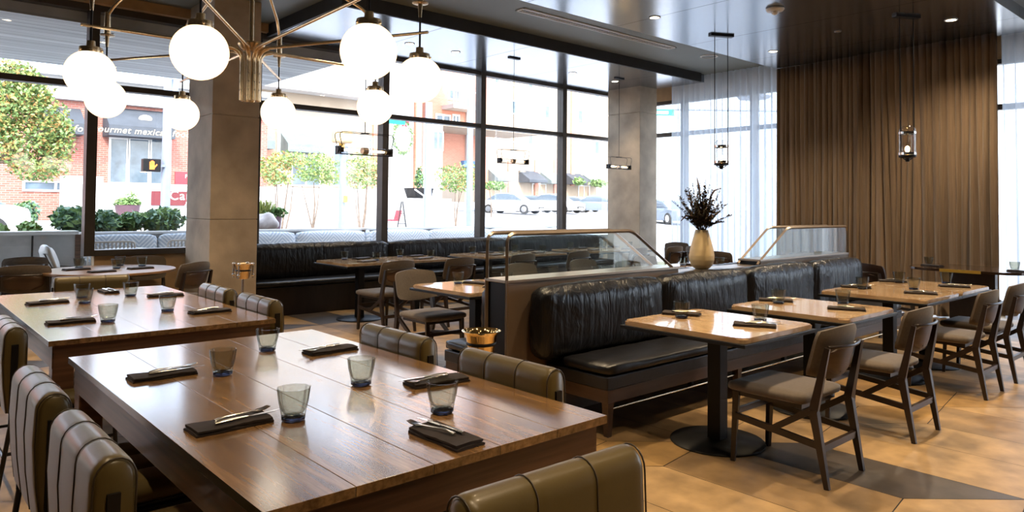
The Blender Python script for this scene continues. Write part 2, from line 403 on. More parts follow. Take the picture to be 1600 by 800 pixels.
# ------------------------------------------------------------------ floor: long six-sided tiles
def build_floor():
    bm = bmesh.new(); e1 = Vector((0, 1.15, 0)); e2 = Vector((.47, -.42, 0)); e3 = Vector((.56, .075, 0))
    P0 = Vector((3.96, 1.43, 0)); rr = random.Random(3)
    T1, T2 = e2+e3, e1-e2   # lattice of the six-sided tile spanned by e1, e2, e3
    for i in range(-16, 18):
        for j in range(-22, 24):
            o = P0 + T1*i + T2*j
            c = o + (e1+e2+e3)/2
            if not (-4.2 < c.x < 13.2 and -4.2 < c.y < 11): continue
            for k, pts in enumerate(([o, o+e2, o+e1+e2, o+e1], [o+e2, o+e2+e3, o+e1+e2+e3, o+e1+e2], [o+e1, o+e1+e2, o+e1+e2+e3, o+e1+e3])):
                c = sum(pts, Vector())/4; pts = [c + (p-c)*.992 for p in pts]
                f = bm.faces.new([bm.verts.new(p) for p in pts]); q = rr.random()
                dark = (i, j, k) == (0, 0, 0) or any(abs(c.x-u)+abs(c.y-v) < w for u, v, w in ((6.4, 1.9, .3), (3.8, 8.5, .5), (5.9, .4, .3), (3.4, 3.8, .3), (4.9, 6.7, .4)))
                if 3.5 < c.x < 9 and -1 < c.y < 2.6 and q > .88: q = .5
                f.material_index = 2 if dark or q > .9 else 0 if q < .42 else 1 if q < .66 else 3
    for co, no in (((-3, 0, 0), (-1, 0, 0)), ((12, 0, 0), (1, 0, 0)), ((0, -3, 0), (0, -1, 0)), ((0, 9.8, 0), (0, 1, 0))):
        bmesh.ops.bisect_plane(bm, geom=bm.verts[:]+bm.edges[:]+bm.faces[:], plane_co=co, plane_no=no, clear_outer=True)
    b = B(); b.bm.free(); b.bm = bm
    b.box(-3, 12, -3, 9.8, -.12, -.003, mi=4)
    for f in bm.faces: 
        if f.normal.z < 0 and abs(f.calc_center_median().z) < .001: f.normal_flip()
    struct(b, 'floor', ['tile_a', 'tile_b', 'tile_c', 'tile_d', 'dark_slot'])
build_floor()
ZS, ZR = 3.80, 3.95
struct(B().box(-3, 12.1, -3, 9.8, ZR, 4.15), 'ceiling', 'recess')
struct(B().box(4.05, 11.45, 7.53, 9.63, ZS, ZR), 'ceiling', 'ceil_metal')
struct(B().box(4.05, 11.15, 2.35, 5.96, ZS, ZR), 'ceiling', 'ceil_metal')
struct(B().box(4.05, 11.3, 7.49, 7.53, ZS-.015, ZR-.001), 'trim_1', 'dark_slot')
struct(B().box(4.01, 4.05, 7.5, 9.63, ZS-.015, ZR-.001), 'trim_2', 'dark_slot')
struct(B().box(-3, 4.0, 9.55, 9.7, 3.83, ZR), 'trim_3', 'tan_wall')
struct(B().box(-3.1, -3, -3.1, 9.8, -.12, 4.15), 'wall_left', 'dark_wall')
struct(B().box(-3, 12.1, -3.1, -3, -.12, 4.15), 'wall_rear', 'dark_wall')
struct(B().box(1.98, 12, 9.66, 9.8, -.12, .84), 'wall_window', 'tan_wall')
struct(B().box(11.85, 12.1, -3, 9.66, -.12, .04).box(11.85, 12.1, -3, 9.66, 3.62, 3.94), 'wall_right', 'tan_wall')
WX = [-3, -.65, 1.92, 3.9, 5.94, 7.9, 9.93, 11.9]
wi = 0
for a, c in zip(WX, WX[1:]):
    wi += 1
    z0 = .04 if c < 2 else .84
    b = B(); hw = .055
    b.box(a-hw if a > -3 else a, a+hw, 9.63, 9.79, z0, 3.83)
    b.box(a+hw, c-hw, 9.64, 9.78, 2.83, 2.90)
    b.box(a+hw, c-hw, 9.64, 9.78, 3.75, 3.83)
    b.box(a+hw, c-hw, 9.62, 9.80, z0, z0+.07)
    if c > 11: b.box(c-hw, c+hw, 9.63, 9.79, z0, 3.83)
    f = struct(b, 'window_%d' % wi, 'frame')
    B().box(a+hw, c-hw, 9.705, 9.715, z0+.07, 2.83).box(a+hw, c-hw, 9.705, 9.715, 2.90, 3.75).obj('pane', 'pane', f)
WY = [9.6, 8.3, 6.8, 5.2, 3.6, 2.0, .4, -1.2, -2.9]
for a, c in zip(WY, WY[1:]):
    wi += 1; b = B()
    b.box(11.88, 12.02, a-.05, a+.05, .04, 3.62).box(11.89, 12.01, c+.05, a-.05, 2.90, 2.98).box(11.89, 12.01, c+.05, a-.05, 3.55, 3.62).box(11.86, 12.02, c+.05, a-.05, .04, .12)
    f = struct(b, 'window_%d' % wi, 'frame')
    B().box(11.945, 11.955, c+.05, a-.05, .12, 2.90).box(11.945, 11.955, c+.05, a-.05, 2.98, 3.55).obj('pane', 'pane', f)

def column(name, x0, x1, y0, y1, joints, label):
    t = thing(name, label, 'column', ((x0+x1)/2, (y0+y1)/2, 0)); zs = [0]+joints+[ZR]
    hx, hy = (x1-x0)/2, (y1-y0)/2; b = B()
    b.box(-hx+.012, hx-.012, -hy+.012, hy-.012, 0, ZR-.001)
    for a, c in zip(zs, zs[1:]): b.box(-hx, hx, -hy, hy, a+.003, c-.004, bev=.006)
    b.obj('concrete_shaft', 'concrete', t)
column('concrete_column', 2.945, 3.51, 8.6, 9.45, [ony(360, 343, 8.6).z, ony(360, 180, 8.6).z], 'square concrete column beside the chandelier, with two formwork joints')
column('concrete_column', 10.92, 11.45, 8.6, 9.40, [3.3], 'pale concrete column in the far corner beside the white sheer curtain')

# ------------------------------------------------------------------ ceiling fittings
def vent(x0, x1, y0, y1, z, lab):
    t = thing('ceiling_vent', lab, 'vent', ((x0+x1)/2, (y0+y1)/2, z)); hx, hy = (x1-x0)/2, (y1-y0)/2
    b = B().box(-hx, hx, -hy, -hy+.02, -.012, 0).box(-hx, hx, hy-.02, hy, -.012, 0).box(-hx, -hx+.02, -hy, hy, -.012, 0).box(hx-.02, hx, -hy, hy, -.012, 0)
    b.obj('vent_frame', 'white_trim', t)
    for k in (-.33, .33): B().box(-hx+.02, hx-.02, hy*k-.006, hy*k+.006, -.010, -.001).obj('vent_slat', 'white_trim', t)
    B().box(-hx+.02, hx-.02, -hy+.02, hy-.02, -.003, -.001).obj('vent_slot', 'dark_slot', t)
v0 = onz(812, 14, ZR); v1 = onz(1056, 74, ZR)
vent(v0.x, v1.x, v0.y-.08, v0.y+.08, ZR, 'long white slot vent in the grey ceiling strip above the booth')
v0 = onz(150, 8, ZR); v1 = onz(288, 26, ZR)
vent(v0.x-.9, v1.x, v1.y-.07, v1.y+.07, ZR, 'long white slot vent in the ceiling above the chandelier')
def downlight(p, z, lab, power=24, col=(1, .80, .56), r=.055, size=95):
    t = thing('downlight', lab, 'ceiling light', (p[0], p[1], z), group='recessed downlights')
    B().lathe([(r, -.001), (r+.018, -.001), (r+.018, -.006), (r, -.008), (r, -.001)], 24).obj('trim_ring', 'white_trim', t, True)
    B().lathe([(0, -.004), (r, -.004)], 20).obj('lens', 'led', t)
    L = bpy.data.lights.new('downlight_beam', 'SPOT'); L.energy = power; L.color = col; L.spot_size = math.radians(size); L.spot_blend = .9; L.shadow_soft_size = .05
    o = bpy.data.objects.new('downlight_beam', L); COL.objects.link(o); o.parent = t; o.location = (0, 0, -.03)
for (x, y, lab) in ((1023, 27, 'warm downlight in the dark panel ceiling beside the slot vent'), (1208, 80, 'warm downlight in the dark panel ceiling in front of the sheer curtain'),
                    (1486, 31, 'warm yellow downlight in the dark ceiling in front of the brown drapes'), (712, 81, 'downlight in the blue-grey ceiling over the window bench, nearest the chandelier'),
                    (895, 114, 'downlight in the blue-grey ceiling over the window bench, between chandelier and column'), (640, 68, 'small downlight in the blue-grey ceiling just above a chandelier globe'),
                    (961, 127, 'downlight in the blue-grey ceiling right before the far column')):
    p = onz(x, y, ZS)
    downlight(p, ZS, lab, 230 if x == 1486 else 130 if y < 60 or x == 1208 else 60, size=140 if x == 1486 else 95)
for p in ((4.35, 2.7), (4.4, 4.9), (5.6, 2.7), (7.1, 2.7)):
    downlight(p, ZS, 'warm downlight above the row of marble tables by the long booth' , 150, (1, .76, .48))
for p in ((2.6, 1.0), (4.2, .9), (5.8, .6), (7.6, .8), (2.9, 2.6), (.9, .6), (1.3, -.6), (-.3, 3.0), (-.3, 5.4), (2.6, 7.0), (3.2, 4.9), (1.3, 7.6)):  # unseen fill lamps, added to brighten the open floor and the left side
    downlight(p, ZR, 'added warm fill lamp, out of view in the grey ceiling over the open floor', 150 if p[1] > 4.5 else 80, (1, .76, .48))
t = thing('smoke_detector', 'round off-white smoke detector on the dark ceiling', 'smoke detector', (*onz(1211, 13, ZS).xy, ZS))
B().lathe([(0, 0), (.10, 0), (.105, -.012), (.09, -.035), (.0, -.04)], 28).obj('base', 'white_trim', t, True)
B().lathe([(.0, -.035), (.045, -.037), (.040, -.06), (.02, -.075), (0, -.078)], 20).obj('sensor', 'white_trim', t, True)
t = thing('sprinkler_cover', 'tiny round sprinkler cover in the dark ceiling before the drapes', 'sprinkler', (*onz(1309, 49, ZS).xy, ZS))
B().lathe([(0, 0), (.045, 0), (.04, -.01), (.0, -.012)], 20).obj('cover_plate', 'bronze', t, True)
t = thing('ceiling_speaker', 'round flush speaker grille in the grey ceiling recess', 'speaker', (*onz(1108, 88, ZR).xy, ZR))
B().lathe([(.12, 0), (.145, 0), (.145, -.008), (.12, -.01), (.12, 0)], 32).obj('rim', 'white_trim', t, True)
B().lathe([(0, -.004), (.12, -.004)], 32).obj('grille', 'recess', t, True)

# ------------------------------------------------------------------ chandelier
CX, CY_ = 1.68, 4.26
def chandelier():
    t = thing('chandelier', 'large brass chandelier with eight glowing white globes on long arms', 'chandelier', (CX, CY_, 0))
    offs = [(-.84, .04), (-.56, 1.0), (.06, 1.48), (-.60, -.93), (-.06, -1.48), (.51, -1.04), (.90, .07), (.55, .86)]
    B().tube([(0, 0, 2.36), (0, 0, 3.93)], .014, 12).obj('stem', 'brass', t, 40)
    B().lathe([(0, ZR), (.11, ZR), (.11, ZR-.02), (.03, ZR-.05), (0, ZR-.05)], 28).obj('ceiling_canopy', 'brass', t, 40)
    B().lathe([(0, 2.44), (.075, 2.44), (.078, 2.43), (.06, 2.40), (.02, 2.385), (0, 2.385)], 28).obj('hub_plate', 'brass', t, 40)
    B().lathe([(0, 3.10), (.04, 3.10), (.05, 3.07), (.05, 2.99), (.03, 2.96), (0, 2.96)], 24).obj('upper_hub', 'brass', t, 40)
    n = len(offs)
    for i, (x, y) in enumerate(offs):
        a = math.atan2(y, x); r = math.hypot(x, y); u = Vector((math.cos(a), math.sin(a), 0)); q = .05
        path = arcpts([u*q+Vector((0, 0, 2.09)), u*q+Vector((0, 0, 2.40)), u*(r+.05)+Vector((0, 0, 2.405))], .09, 8)
        ar = B().tube(path, [.0155]+[.0145]*(len(path)-3)+[.009, .008], 10).obj('arm', 'brass', t, 40)
        B().lathe([(0, 2.088), (.009, 2.088), (.009, 2.095)], 10, (u.x*q, u.y*q, 0)).obj('arm_cap', 'brass', ar, True)
        for z in (2.15, 2.20, 2.25): B().sphere((u.x*(q+.0145), u.y*(q+.0145), z), .0035, 8).obj('rivet', 'black_metal', ar)
        up = arcpts([u*.04+Vector((0, 0, 3.03)), u*(r-.02)*.94+Vector((0, 0, 2.78 if r > 1.2 else 2.80)), u*r+Vector((0, 0, 2.70))], .10, 6)
        B().tube(up, .010, 10).obj('upper_arm', 'brass', t, 40)
        c = (x, y, 0)
        B().lathe([(0, 2.72), (.017, 2.72), (.020, 2.58), (.018, 2.575), (.044, 2.572), (.044, 2.566), (.014, 2.563), (.008, 2.49), (0, 2.49)], 16, c).obj('brass_sleeve', 'brass', t, 40)
        B().tube([(x, y, 2.49), (x, y, 2.31)], .0055, 8).obj('drop_rod', 'black_metal', t)
        g = B().sphere((x, y, 2.15), .125, 40).obj('globe', 'globe', t, True)
        B().lathe([(0, 2.325), (.020, 2.325), (.022, 2.295), (.055, 2.29), (.058, 2.255), (.056, 2.25), (0, 2.25)], 28, c).obj('globe_cap', 'brass', t, 40)
        for k in range(3):
            w = a+2*PI*k/3+.5; B().sphere((x+.058*math.cos(w), y+.058*math.sin(w), 2.272), .006, 8).obj('screw', 'brass', t)
chandelier()

# ------------------------------------------------------------------ pendants over the window row
def bar_pendant(x, y, zb, lab):
    t = thing('pendant_lamp', lab, 'pendant lamp', (x, y, 0), group='wire-framed bar pendants over the window tables')
    B().box(-.11, .11, -.03, .03, ZS-.02, ZS).obj('ceiling_plate', 'black_metal', t)
    B().tube([(0, 0, ZS-.02), (0, 0, zb+.17)], .004, 6).obj('drop_rod', 'black_metal', t)
    for s in (-1, 1):
        p = arcpts([(-.27, s*.05, zb+.03), (-.31, s*.05, zb+.17), (.31, s*.05, zb+.17), (.27, s*.05, zb+.03)], .06, 5)
        B().tube(p, .0035, 6).obj('wire_loop', 'black_metal', t)
    B().box(-.02, .02, -.055, .055, zb+.165, zb+.175).obj('top_bracket', 'black_metal', t)
    for s in (-1, 1):
        B().tube([(s*.30, 0, zb), (s*.235, 0, zb)], [.03, .024], 12).obj('socket', 'black_metal', t, 40)
        B().tube([(s*.235, 0, zb), (s*.03, 0, zb)], [.03, .03], 16, cap=False).obj('glass_tube', 'lamp_glass', t, True)
        B().tube([(s*.22, 0, zb), (s*.16, 0, zb), (s*.07, 0, zb)], [.008, .012, .004], 10).obj('bulb', 'bulb', t, True)
    B().tube([(-.03, 0, zb), (.03, 0, zb)], .034, 12).obj('joint', 'bronze', t, 40)
    B().box(-.29, .29, -.006, .006, zb-.045, zb-.035).obj('lower_rail', 'black_metal', t)
    for s in (-1, 1): B().box(s*.285-.006, s*.285+.006, -.05, .05, zb-.045, zb+.035).obj('end_bracket', 'black_metal', t)
yb = 8.35
bar_pendant(ony(802, 252, yb).x, yb, 2.18, 'slim wire bar pendant on a single rod, hanging before the middle window')
bar_pendant(ony(967, 262, yb).x, yb, 2.20, 'slim wire bar pendant hanging in front of the far concrete column')
yb = 6.2
bar_pendant(ony(570, 235, yb).x, yb, ony(570, 236, yb).z, 'wire bar pendant hanging below the chandelier globes, before the cream signal box')
def lantern(px, ptop, pbot, Y, lab):
    c = ony(px, pbot, Y); zb = c.z; zt = ony(px, ptop, Y).z; h = zt-zb; r = .092
    t = thing('lantern_pendant', lab, 'pendant lamp', (c.x, Y, 0))
    B().box(-.17, .17, -.04, .04, ZS-.025, ZS, rot=None).obj('ceiling_plate', 'black_metal', t).rotation_euler = (0, 0, -.5)
    for s in (-1, 1):
        x = s*r*1.05*math.cos(-.5); y = s*r*1.05*math.sin(-.5)
        B().tube(arcpts([(x, y, ZS-.02), (x, y, zb+.05), (x*.4, y*.4, zb), (0, 0, zb)], .03, 4), .0055, 8).obj('hanging_rod', 'black_metal', t)
    B().lathe([(r*.55, zt), (r*.95, zt-.03), (r, zt-.06), (r, zb+.05)], 28).obj('glass_cylinder', 'lamp_glass', t, True)
    for z in (zt-.085, zb+.075): B().lathe([(r+.001, z-.016), (r+.006, z-.014), (r+.006, z+.014), (r+.001, z+.016)], 28).obj('metal_band', 'chrome', t, 40)
    B().lathe([(0, zb+.05), (r+.004, zb+.055), (r+.004, zb+.035), (.03, zb+.02), (.02, zb-.02), (0, zb-.02)], 28).obj('base_cup', 'black_metal', t, 40)
    B().lathe([(0, zb+.05), (.016, zb+.05), (.016, zb+.09), (0, zb+.09)], 12).obj('socket', 'brass', t, 40)
    B().sphere((0, 0, zb+.13), .026, 16, (1, 1, 1.5)).obj('bulb', 'bulb', t, True)
lantern(1127, 219, 262, 5.3, 'glass lantern pendant on two rods, glowing before the white sheer curtain')
lantern(1418, 197, 250, 3.25, 'glass lantern pendant glowing warmly in front of the brown drapes')

# ------------------------------------------------------------------ curtains
def curtain(name, path, z0, z1, mt, lab, cat, waves, amp, seed, loose=.02, nz=14, per=12, thick=0):
    rr = random.Random(seed); (xa, ya), (xb, yb_) = path; L = math.hypot(xb-xa, yb_-ya); ux, uy = (xb-xa)/L, (yb_-ya)/L; nx_, ny_ = -uy, ux
    n = waves*per; ph = [rr.uniform(-.35, .35) for _ in range(waves+1)]; am = [rr.uniform(.55, 1.3) for _ in range(waves+1)]; dr = [rr.uniform(-1, 1) for _ in range(waves+1)]
    b = B(); rows = []
    for k in range(nz+1):
        w = k/nz; row = []
        for i in range(n+1):
            q = i/per; j = min(int(q), waves-1); fr = q-j; a = am[j]*(1-fr)+am[j+1]*fr; d = dr[j]*(1-fr)+dr[j+1]*fr
            ang = 2*PI*q + ph[j]*(1-fr)+ph[j+1]*fr
            off = amp*a*(math.sin(ang) + .22*math.sin(2.3*ang+w*2.1+j)) * (.8+.35*w)
            s = L*i/n + loose*d*w*3*math.sin(w*2.2+j*.7) + amp*.45*math.cos(ang)*a
            s = max(0, min(L, s)) if i in (0, n) else s
            row.append(b.bm.verts.new((xa+ux*s+nx_*off-(xa+xb)/2, ya+uy*s+ny_*off-(ya+yb_)/2, z1-(z1-z0)*w)))
        rows.append(row)
    for A, Q in zip(rows, rows[1:]):
        for i in range(n): b.bm.faces.new((A[i], A[i+1], Q[i+1], Q[i]))
    if thick:
        bmesh.ops.solidify(b.bm, geom=b.bm.faces[:], thickness=thick)
    o = b.obj(name, mt, None, True, ((xa+xb)/2, (ya+yb_)/2, 0)); tag(o, lab, cat); return o
curtain('drape', ((11.25, 6.0), (11.12, 4.45)), .02, ZS+.0, 'drape', 'floor-length brown drape hanging next to the sheer curtain behind the booth', 'curtain', 19, .075, 5, thick=.004)
curtain('drape', ((11.10, 4.62), (10.98, 2.78)), .02, ZS+.0, 'drape', 'floor-length brown drape behind the dark round-ended table and glowing lantern', 'curtain', 21, .078, 9, .03, thick=.004)
curtain('sheer_curtain', ((11.50, 8.30), (11.46, 6.0)), .02, ZR-.01, 'sheer', 'white sheer curtain between the far column and the brown drape', 'curtain', 19, .05, 11, .015)
curtain('sheer_curtain', ((11.40, 2.85), (11.40, .2)), .02, ZR-.01, 'sheer', 'white sheer curtain past the brown drapes at the edge of the room', 'curtain', 19, .055, 13, .02)
# ------------------------------------------------------------------ seating furniture
def booth(name, lab, x0, x1, cush, yf, yb_, yw, ztop, mirror=1, legs=(), lo=.30, gap=True, seat_x0=None, wood='bench_wood'):
    """yf seat front, yb_ back cushion face, yw wall side; MIRROR -1 when it faces +y"""
    t = thing(name, lab, 'banquette', ((x0+x1)/2, (yf+yw)/2, 0)); ox, oy = (x0+x1)/2, (yf+yw)/2
    sx0 = (seat_x0 if seat_x0 is not None else x0)-ox; X1 = x1-ox
    def yy(a, b_): return (min(a, b_)-oy, max(a, b_)-oy)
    for i, (a, c) in enumerate(zip(cush, cush[1:])):
        y0, y1 = yy(yb_, yw-.004*mirror)
        bc = B().pillow(a-ox+.008, c-ox-.008, y0, y1, .44, ztop, .07, .022, 26, 6, 12, .0035, i+3).obj('back_cushion', 'black_leather', t, True)
    y0, y1 = yy(yf, yb_+.02*mirror); k = max(2, round((x1-x0)/2.4)); w = (X1-sx0)/k
    for i in range(k):
        B().pillow(sx0+w*i+.004, sx0+w*(i+1)-.004, y0, y1, .385, .462, .03, .008, 24, 8, 4, .003, i+9).obj('seat_cushion', 'seat_leather', t, True)
    y0, y1 = yy(yf+.004*mirror, yw-.02*mirror)
    B().box(sx0, X1, y0, y1, lo, .385, bev=.008).obj('seat_deck', 'seat_leather', t)
    y0, y1 = yy(yf+.01*mirror, yw-.02*mirror)
    if legs:
        B().box(sx0+.01, X1-.01, y0, y1, lo-.085, lo, bev=.003).obj('apron', wood, t)
        for lx in legs:
            for yl in (yf+.035*mirror, yw-.12*mirror):
                B().bar((lx-ox, yl-oy, lo-.08), (lx-ox, yl-oy, .0), .055, .055, .035, .035).obj('leg', wood, t)
        B().tube([(sx0+.03, yf+.035*mirror-oy, .17), (X1-.03, yf+.035*mirror-oy, .17)], .007, 8).obj('foot_rail', 'brass', t)
    else:
        y0, y1 = yy(yf+.07*mirror, yw-.02*mirror)
        B().box(sx0, X1, y0, y1, 0, lo).obj('plinth', wood, t)
    return t
booth('booth_bench', 'long black leather booth with four back cushions and walnut legs, facing the marble tables', 3.34, 8.38, [3.34, 4.68, 5.94, 7.22, 8.38], 3.02, 3.42, 3.60, .92, 1,
      (3.56, 5.1, 6.65, 8.1), seat_x0=3.52)
booth('booth_bench', 'black leather booth on the far side of the glass-topped divider', 3.26, 8.38, [3.26, 4.6, 5.94, 7.22, 8.38], 4.42, 4.02, 3.84, .90, -1, (3.32, 5.1, 6.65, 8.3))
booth('window_bench', 'long black pleated leather bench running below the big windows', 3.56, 10.86, [3.56, 5.9, 8.3, 10.86], 9.05, 9.42, 9.60, .925, 1, (), .37, wood='dark_wood')

def divider():
    t = thing('booth_divider', 'bronze booth divider with rounded metal rails and glass screens at both ends', 'divider', (5.785, 3.72, 0)); ox, oy = 5.785, 3.72
    x0, x1, ya, yb_ = 3.17-ox, 8.40-ox, 3.605-oy, 3.835-oy
    B().box(x0+.02, 5.10-ox, ya+.012, yb_-.012, 0, .955).box(5.10-ox, 6.45-ox, ya+.012, yb_-.012, 0, .90).box(6.45-ox, x1, ya+.012, yb_-.012, 0, .955).obj('core', 'black_metal', t)
    for y0, y1 in ((ya, ya+.012), (yb_-.012, yb_)):
        B().box(x0, 5.10-ox, y0, y1, .005, .955).box(5.10-ox, 6.45-ox, y0, y1, .005, .90).box(6.45-ox, x1, y0, y1, .005, .955).obj('face_panel', 'panel', t)
    B().box(x0, 5.12-ox, ya-.006, yb_+.006, .955, .975, bev=.004).obj('cap', 'bronze', t)
    B().box(5.12-ox, 6.43-ox, ya-.006, yb_+.006, .90, .92, bev=.004).obj('cap', 'bronze', t)
    B().box(6.43-ox, x1+.006, ya-.006, yb_+.006, .955, .975, bev=.004).obj('cap', 'bronze', t)
    for yc in (ya+.012, yb_-.012):
        p = arcpts([(x0+.012, yc, .0), (x0+.012, yc, 1.285), (4.50-ox, yc, 1.285), (5.04-ox, yc, .965)], .07, 6)
        f = B().tube(p, .0145, 4).obj('screen_rail', 'bronze', t)
        g = B().prism([(x0+.025, yc-.003, .975), (5.0-ox, yc-.003, .975), (4.49-ox, yc-.003, 1.275), (x0+.04, yc-.003, 1.275), (x0+.025, yc-.003, 1.25)], (0, .006, 0)).obj('glass_pane', 'screen_glass', f)
        p = arcpts([(6.40-ox, yc, .93), (7.0-ox, yc, 1.275), (x1-.012, yc, 1.275), (x1-.012, yc, .965)], .07, 6)
        f = B().tube(p, .0145, 4).obj('screen_rail', 'bronze', t)
        B().prism([(6.48-ox, yc-.003, .975), (x1-.025, yc-.003, .975), (x1-.025, yc-.003, 1.25), (x1-.04, yc-.003, 1.265), (7.0-ox, yc-.003, 1.265)], (0, .006, 0)).obj('glass_pane', 'screen_glass', f)
divider()

def wood_table(xc, y0, y1, lab):
    yc = (y0+y1)/2; hx, hy = .61, (y1-y0)/2
    t = thing('dining_table', lab, 'table', (xc, yc, 0))
    b = B(); wd = 2*hx/5
    for k in range(5): b.box(-hx+wd*k+.0006, -hx+wd*(k+1)-.0006, -hy, hy, .722, .75, bev=.0014)
    b.box(-hx+.004, hx-.004, -hy+.004, hy-.004, .723, .7485).obj('tabletop', 'table_wood', t)
    b = B()
    for s in (-1, 1):
        b.box(s*(hx-.035)-.0125, s*(hx-.035)+.0125, -hy+.03, hy-.03, .60, .722)
        b.box(-hx+.03, hx-.03, s*(hy-.035)-.0125, s*(hy-.035)+.0125, .60, .722)
    b.obj('apron', 'apron_wood', t)
    for sx in (-1, 1):
        for sy in (-1, 1):
            B().box(sx*(hx-.075)-.05, sx*(hx-.075)+.05, sy*(hy-.075)-.05, sy*(hy-.075)+.05, 0, .72, bev=.005).obj('leg', 'apron_wood', t)
wood_table(1.31, 1.65, 3.885, 'long dark wooden plank table in the foreground set with five tumblers')
wood_table(1.31, 4.385, 6.78, 'long dark wooden plank table behind the nearest one')

def make_marble_table():
    t = thing('cafe_table', 'x', 'table'); w, d = .83, .86
    b = B(); bm = b.bm
    pts = arcpts([(-w/2, 0, 0), (-w/2, -d/2, 0), (w/2, -d/2, 0), (w/2, d/2, 0), (-w/2, d/2, 0), (-w/2, 0, 0)], .05, 6)[:-1]
    b.prism([(p.x, p.y, .72) for p in pts], (0, 0, .03))
    es = [e for e in bm.edges if abs(e.verts[0].co.z-e.verts[1].co.z) < 1e-5 and e.verts[0].co.z > .74]
    bmesh.ops.bevel(bm, geom=es, offset=.008, segments=3, affect='EDGES')
    bmesh.ops.recalc_face_normals(bm, faces=bm.faces[:])
    b.obj('tabletop', 'marble', t, 35)
    B().box(-w/2-.012, w/2+.012, -d/2-.012, d/2+.012, .698, .719, bev=.003).obj('under_frame', 'black_metal', t)
    B().box(-.045, .045, -.045, .045, .02, .70, bev=.004).obj('post', 'black_metal', t)
    B().box(-.2, .2, -.03, .03, .675, .698).box(-.03, .03, -.2, .2, .675, .698).obj('cross_bracket', 'black_metal', t)
    B().lathe([(0, 0), (.29, 0), (.292, .008), (.285, .014), (.06, .026), (0, .026)], 48).obj('base_plate', 'black_metal', t, 40)
    return t
mtab = Proto(make_marble_table())
NEARROW = [(4.02, 2.545, 'beige marble cafe table nearest the camera, at the open end of the booth'), (5.20, 2.50, 'beige marble cafe table second along the booth, standing alone'),
           (6.70, 2.52, 'beige marble cafe table third along the booth, pushed against the fourth'), (7.555, 2.52, 'beige marble cafe table at the far end of the booth row')]
MIDROW = [(4.11, 5.09, 'marble cafe table on the far side of the divider, nearest the camera'), (5.35, 5.09, 'second marble cafe table behind the glass screen of the divider'),
          (6.45, 5.09, 'third marble cafe table behind the divider, beyond the glass screen'), (7.65, 5.09, 'marble cafe table behind the vase, at the far end of the rear booth')]
WINROW = [(4.74, 8.27, 'cafe table at the column end of the window bench'), (5.60, 8.27, 'cafe table second from the column end, joined to the first by the window bench'),
          (6.90, 8.27, 'third cafe table along the window bench, below the wire pendants'), (7.76, 8.27, 'fourth cafe table along the window bench, behind the glass screen'),
          (9.05, 8.27, 'fifth cafe table along the window bench, seen through the glass screen'), (9.91, 8.27, 'last cafe table on the window bench, before the far column')]
for x, y, lab in NEARROW: mtab.put((x, y, 0), 0, lab, 'marble tables along the booth')
for x, y, lab in MIDROW: mtab.put((x, y, 0), 0, lab, 'marble tables behind the divider')
for x, y, lab in WINROW: mtab.put((x, y, 0), 0, lab, 'tables along the window bench')

